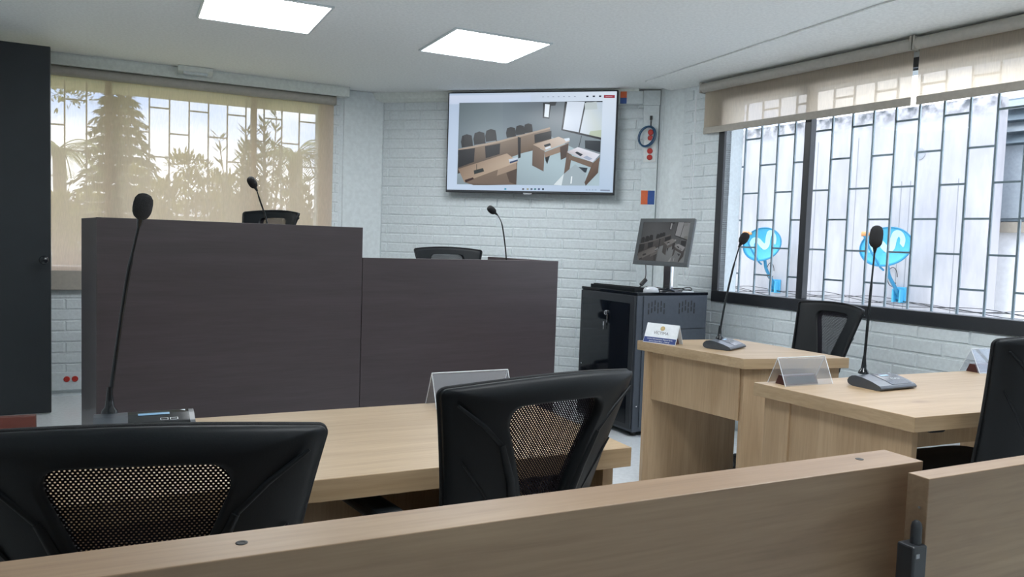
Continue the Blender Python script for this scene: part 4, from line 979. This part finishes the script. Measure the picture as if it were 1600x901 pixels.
# cable loop hanging by the dishes
def dish(label, s, z, base, base_z, size):
    p = Q0+QD*s; root = thing('satellite_dish', label, 'satellite dish', (p.x, p.y, 0), math.atan2(QD.y, QD.x), 'blue satellite dishes')
    # dish frame: its face looks out from the wall and up
    W_, H_ = size, size*.66
    R_ = Matrix.Translation((0, -.38, z)) @ Matrix.Rotation(math.radians(-14), 4, 'Y') @ Matrix.Rotation(math.radians(6), 4, 'X')
    n, mr = 40, 8; vs = []; 
    for j in range(mr+1):
        k = j/mr
        for i in range(n): a = 2*PI*i/n; vs.append(R_ @ Vector((W_/2*k*math.cos(a), .05*(1-k*k), H_/2*k*math.sin(a))))
    o = n*(mr+1); vs2 = [v+R_.to_3x3() @ Vector((0, .012, 0)) for v in vs]
    fs = []
    for j in range(mr):
        for i in range(n):
            a, b, c, d = j*n+i, j*n+(i+1) % n, (j+1)*n+(i+1) % n, (j+1)*n+i
            fs += [(a, b, c, d), (a+o, d+o, c+o, b+o)]
    for i in range(n): a, b = mr*n+i, mr*n+(i+1) % n; fs.append((a, b, b+o, a+o))
    q = MB(); q.add(vs+vs2, fs, True); q.build('reflector', M['dish'], root)
    q = MB(); q.tube([R_ @ Vector((W_/2*math.cos(2*PI*i/n), 0, H_/2*math.sin(2*PI*i/n))) for i in range(n+1)], .007, 6, cap=False); q.build('rim', M['dishd'], root)
    # wavy pale mark
    pts = [(-.30, -.04), (-.27, .09), (-.20, .15), (-.12, .12), (-.06, .0), (.0, -.06), (.07, -.02), (.13, .10), (.21, .19), (.29, .18), (.31, .08), (.27, -.02), (.25, -.04)]
    sm = smoothpts([(x*W_*1.05, 0, zz*H_*1.35) for x, zz in pts], 6); q = MB(); vs = []
    for i, p_ in enumerate(sm):
        t = (sm[min(i+1, len(sm)-1)]-sm[max(i-1, 0)]).normalized(); nn = Vector((-t.z, 0, t.x)); wd = .026+.010*math.sin(i/len(sm)*PI)
        for sg in (-1, 1):
            v = p_+nn*wd*sg; k2 = (v.x/(W_/2))**2+(v.z/(H_/2))**2; vs.append(R_ @ Vector((v.x, .05*(1-k2)-.003, v.z)))
    q.add(vs, [(2*i, 2*i+1, 2*i+3, 2*i+2) for i in range(len(sm)-1)]); q.build('logo', M['logo'], root)
    # feed arm and LNB
    e = R_ @ Vector((-W_*.20, .02, -H_*.50)); l = Vector((-.185, -.48, z+.125))
    q = MB(); q.tube([e+Vector((.02, .03, -.03)), e, e+(l-e)*.5+Vector((0, -.02, 0)), l], .011, 6); q.build('feed_arm', M['dishd'], root)
    q = MB(); q.tube([l+Vector((-.02, .0, .0)), l+Vector((.04, .03, .0))], .026, 10); q.tube([l+Vector((.04, .03, 0)), l+Vector((.07, .05, .0))], .016, 8); q.build('receiver', M['lnb'], root)
    q = MB(); c0 = R_ @ Vector((-.05, .06, -H_*.1)); c1 = R_ @ Vector((-W_*.14, .09, -H_*.50)); b = Vector((base, -.04, base_z))
    q.tube(smoothpts([c0, c1, c1.lerp(b, .15)+Vector((0, 0, -.05)), c1.lerp(b, .6)+Vector((0, 0, -.02)), b], 5), .019, 8); q.build('mast', M['dishd'], root)
    q = MB(); q.box(base-.05, base+.06, -.03, -.002, base_z-.07, base_z+.09); q.box(base-.05, base-.03, -.09, -.03, base_z-.07, base_z+.07); q.box(base+.03, base+.05, -.09, -.03, base_z-.07, base_z+.07); q.build('wall_bracket', M['dish'], root, bevel=.004)
    q = MB(); q.tube([(base-.10+.07*math.cos(t)*.8, -.02, base_z+.19+.10*math.sin(t)) for t in [2*PI*i/20 for i in range(19)]], .004, 5); q.build('cable_loop', M['wire'], root)
    return root
dish('blue satellite dish with pale wave mark, further one left of the window mullion', -1.473, 1.30, -.067, .79, .58)
dish('blue satellite dish with pale wave mark, nearer one behind the right microphone', .139, 1.31, -.043, .81, .58)
# white house past the end of the wall
hb = thing('neighbour_house', 'white rendered house with grey louvred window at the right edge outside', 'house', (5.3, 7.0, 0), math.atan2(QD.y, QD.x))
q = MB(); q.box(-1.3, 3.2, 0, .3, -.1, 4.0); q.build('wall', mat('white_render', (.80, .80, .80), .9, bump=(20, .2)), hb)
q = MB(); q.box(-.955, .15, -.03, 0, 1.60, 2.80); win = q.build('window', M['steel'], hb)
q = MB(); q.box(-.925, .12, -.04, -.03, 1.63, 2.34); q.build('pane', mat('grey_pane', (.36, .40, .43), .2), win)
for k in range(4):
    q = MB(); q.extr([(-.04, 0), (-.12, -.09), (-.125, -.085), (-.04, .012)], -.95, .14, Matrix.Translation((0, 0, 2.44+.11*k))); q.build('louvre', mat('louvre_grey', (.30, .34, .36), .5) if k % 2 else M['steel'], win)
q = MB(); q.box(-.975, .4, -.08, 0, 1.49, 1.59); q.build('sill', mat('sill_brown', (.36, .32, .26), .9, bump=(25, .5)), hb)
ev = MB(); ev.box(-1.2, 2.6, TH, .85, 2.345, 2.45, ML); struct(ev.build('trim_7', mat('beige_eave_paint', (.62, .53, .42), .8)))
# ground outside
q = MB(); q.prism([(1.7, 6.9), (1.7, 20), (16, 20), (16, -8), (5.0, -8), (3.3, 3.2)], -.2, -.1); o = struct(q.build('ground_paving', mat('pale_paving', (.60, .60, .58), .9)))
lawn_m = mat('lawn_green', (.16, .22, .07), .95, bump=(30, .6))
q = MB(); q.prism([(-30, 3), (-4.6, 5.2), (-1.4, 7.0), (1.69, 7.0), (1.69, 45), (-30, 45)], -.2, -.1); struct(q.build('ground_garden', lawn_m))

# ------------------------------------------------------------------ garden behind the left blind
M['bark'] = mat('bark_brown', (.14, .10, .07), .9, bump=(20, .5))
def leafm(name, c): return mat(name, c, .7)
M['conifer'] = leafm('conifer_green', (.05, .09, .035)); M['leaf'] = leafm('yellow_green_leaf', (.22, .20, .045)); M['olea'] = leafm('shrub_green', (.10, .13, .05)); M['palm'] = leafm('palm_green', (.16, .18, .06))
def blade(mb, p, d, L_, W_, droop=0, up=Vector((0, 0, 1))):
    d = d.normalized(); s = d.cross(up)
    if s.length < 1e-3: s = Vector((1, 0, 0))
    s = s.normalized()*W_/2; m_ = p+d*L_*.5+Vector((0, 0, -droop*.3)); e = p+d*L_+Vector((0, 0, -droop))
    mb.add([p, m_+s, e, m_-s], [(0, 1, 2, 3)])
def wpt(px, py, Y):      # a point at depth Y seen in that direction of the photograph
    d = _f+_r*((px-800)/FPX)+_u*((450.5-py)/FPX); t = Y/d.y; return Vector((d.x*t, Y, EYE+d.z*t))
rg = random.Random(11)
def conifer(label, base, top, rad):
    root = thing('conifer_tree', label, 'tree', (base.x, base.y, -.1), 0, 'trees and shrubs in the garden'); h = top+.1
    q = MB(); q.tube([(0, 0, 0), (0, 0, h*.5), (0, 0, h)], [.09, .06, .012], 8); q.build('trunk', M['bark'], root)
    f = MB(); nl = 22
    for l in range(nl):
        k = l/(nl-1); z = h*(.10+.88*k); R_ = rad*(1-k)**.85+.10; nb = 10
        for b in range(nb):
            a = 2*PI*b/nb+l*.7+rg.uniform(-.2, .2); dr = Vector((math.cos(a), math.sin(a), 0)); rr = R_*rg.uniform(.8, 1.1); n = int(10+rr*24)
            for i in range(n):
                t = (i+.5)/n; c = Vector((0, 0, z))+dr*rr*t+Vector((0, 0, .10*math.sin(t*PI)*rr-.22*rr*t*t))
                for sg in (-1, 1):
                    s = Vector((-dr.y, dr.x, 0))*sg
                    blade(f, c, (s*.7+dr*.6+Vector((0, 0, rg.uniform(-.6, .2)))), .20*(1.15-.5*t), .045, .05)
    f.build('foliage', M['conifer'], root); return root
def bush(label, c, rx, rz_, mt, n=1500, lw=.035, ll=.11, name='garden_shrub', trunk=True):
    root = thing(name, label, 'shrub', (c.x, c.y, -.1), 0, 'trees and shrubs in the garden'); zc = c.z+.1
    if trunk:
        q = MB()
        for k in range(4): a = 1.6*k; q.tube([(0, 0, 0), (.1*math.cos(a), .1*math.sin(a), zc*.5), (rx*.4*math.cos(a), rx*.4*math.sin(a), zc)], [.04, .03, .012], 6)
        q.build('stem', M['bark'], root)
    f = MB(); cls = [Vector((rg.gauss(0, .45)*rx, rg.gauss(0, .45)*rx, zc+rg.gauss(0, .42)*rz_)) for _ in range(26)]
    for i in range(n):
        cc = cls[i % 26]; v = Vector((rg.gauss(0, 1), rg.gauss(0, 1), rg.gauss(0, 1))).normalized()*rg.uniform(.5, 1.0)*rx*.30
        blade(f, cc+v, v+Vector((0, 0, .05)), ll, lw)
    f.build('foliage', mt, root); return root
def stemmy(label, c, H_, R_, mt, n=16):
    root = thing('garden_shrub', label, 'shrub', (c.x, c.y, -.1), 0, 'trees and shrubs in the garden'); q = MB(); f = MB()
    for k in range(n):
        a = rg.uniform(0, 2*PI); r_ = R_*rg.uniform(.2, 1); hh = H_*rg.uniform(.70, 1.0); p = smoothpts([(0, 0, 0), (r_*.3*math.cos(a), r_*.3*math.sin(a), hh*.5), (r_*math.cos(a), r_*math.sin(a), hh)], 8)
        q.tube(p, [.018*(1-.7*i/len(p)) for i in range(len(p))], 5)
        for i in range(5, len(p)):
            for j in range(7):
                b = rg.uniform(0, 2*PI); blade(f, p[i]+Vector((0, 0, rg.uniform(-.03, .03))), Vector((math.cos(b), math.sin(b), .75)), .17, .030)
    q.build('stem', M['bark'], root); f.build('foliage', mt, root); return root
def palm(label, c, n=20, L_=1.3):
    root = thing('palm_tree', label, 'tree', (c.x, c.y, -.1), 0, 'trees and shrubs in the garden'); zc = c.z+.1
    q = MB(); q.tube([(0, 0, 0), (.03, 0, zc*.5), (0, 0, zc)], [.13, .10, .09], 10); q.build('trunk', M['bark'], root)
    f = MB()
    for k in range(n):
        a = 2*PI*k/n+rg.uniform(-.15, .15); el = rg.uniform(.1, 1.1); dr = Vector((math.cos(a), math.sin(a), 0)); pts = []
        for i in range(15):
            t = i/14; pts.append(Vector((0, 0, zc))+dr*L_*t*math.cos(el*.6)+Vector((0, 0, L_*(math.sin(el)*t-.85*t*t))))
        f.tube(pts, .008, 4)
        for i in range(2, 15):
            for sg in (-1, 1):
                for s_ in (0, .5): 
                    pp = pts[i-1].lerp(pts[i], s_); blade(f, pp, Vector((-dr.y, dr.x, 0))*sg*.8+dr*.6+Vector((0, 0, -.35)), .24*(1.1-.6*i/14), .016, .05)
    f.build('fronds', M['palm'], root); return root
tp = wpt(203, 140, 13); tb = wpt(186, 300, 13); conifer('tall conifer silhouette with layered branches seen through the left blind', tb, tp.z+.25, 1.15)
bush('round yellow-green shrub seen through the blind right of the conifer', wpt(298, 305, 10.5), .55, .55, M['leaf'], 2600)
bush('low yellow-green shrub at the far left edge of the blind', wpt(100, 335, 10), .40, .28, M['leaf'], 1200)
bush('broad yellow-green hedge shrub between conifer and round shrub', wpt(365, 325, 11), .65, .42, M['leaf'], 2600)
bush('pale foliage in the top left corner of the left window', wpt(112, 148, 12), .35, .12, M['leaf'], 260, trunk=False, name='tree_branch')
stemmy('tall long-leaved shrub right of centre behind the left blind', wpt(372, 330, 9.5), wpt(372, 222, 9.5).z+.25, .50, M['olea'], 14)
stemmy('long-leaved shrub with upright shoots behind the second mullion', wpt(418, 330, 9.2), wpt(418, 198, 9.2).z+.2, .38, M['olea'], 12)
stemmy('small long-leaved shrub at the lower right of the left window', wpt(474, 330, 9), wpt(474, 285, 9).z+.25, .34, M['olea'], 12)
palm('palm with arching fronds at the right end of the left window', wpt(462, 243, 11), 15, .95)
palm('palm crown partly hidden at the left end of the left window', wpt(92, 232, 12), 13, .7)
ho = thing('distant_house', 'low pale house far behind the garden trees', 'house', tuple(wpt(190, 345, 24).to_2d())+(-.1,), A26)
q = MB(); q.box(-7, 12, 0, 4, 0, 1.75); q.build('wall', mat('pale_render', (.70, .66, .60), .9), ho)
q = MB(); q.extr([(-.4, 1.75), (2, 2.25), (4.4, 1.75)], -7.3, 12.3); q.build('roof', mat('roof_sheet', (.55, .50, .46), .8), ho)
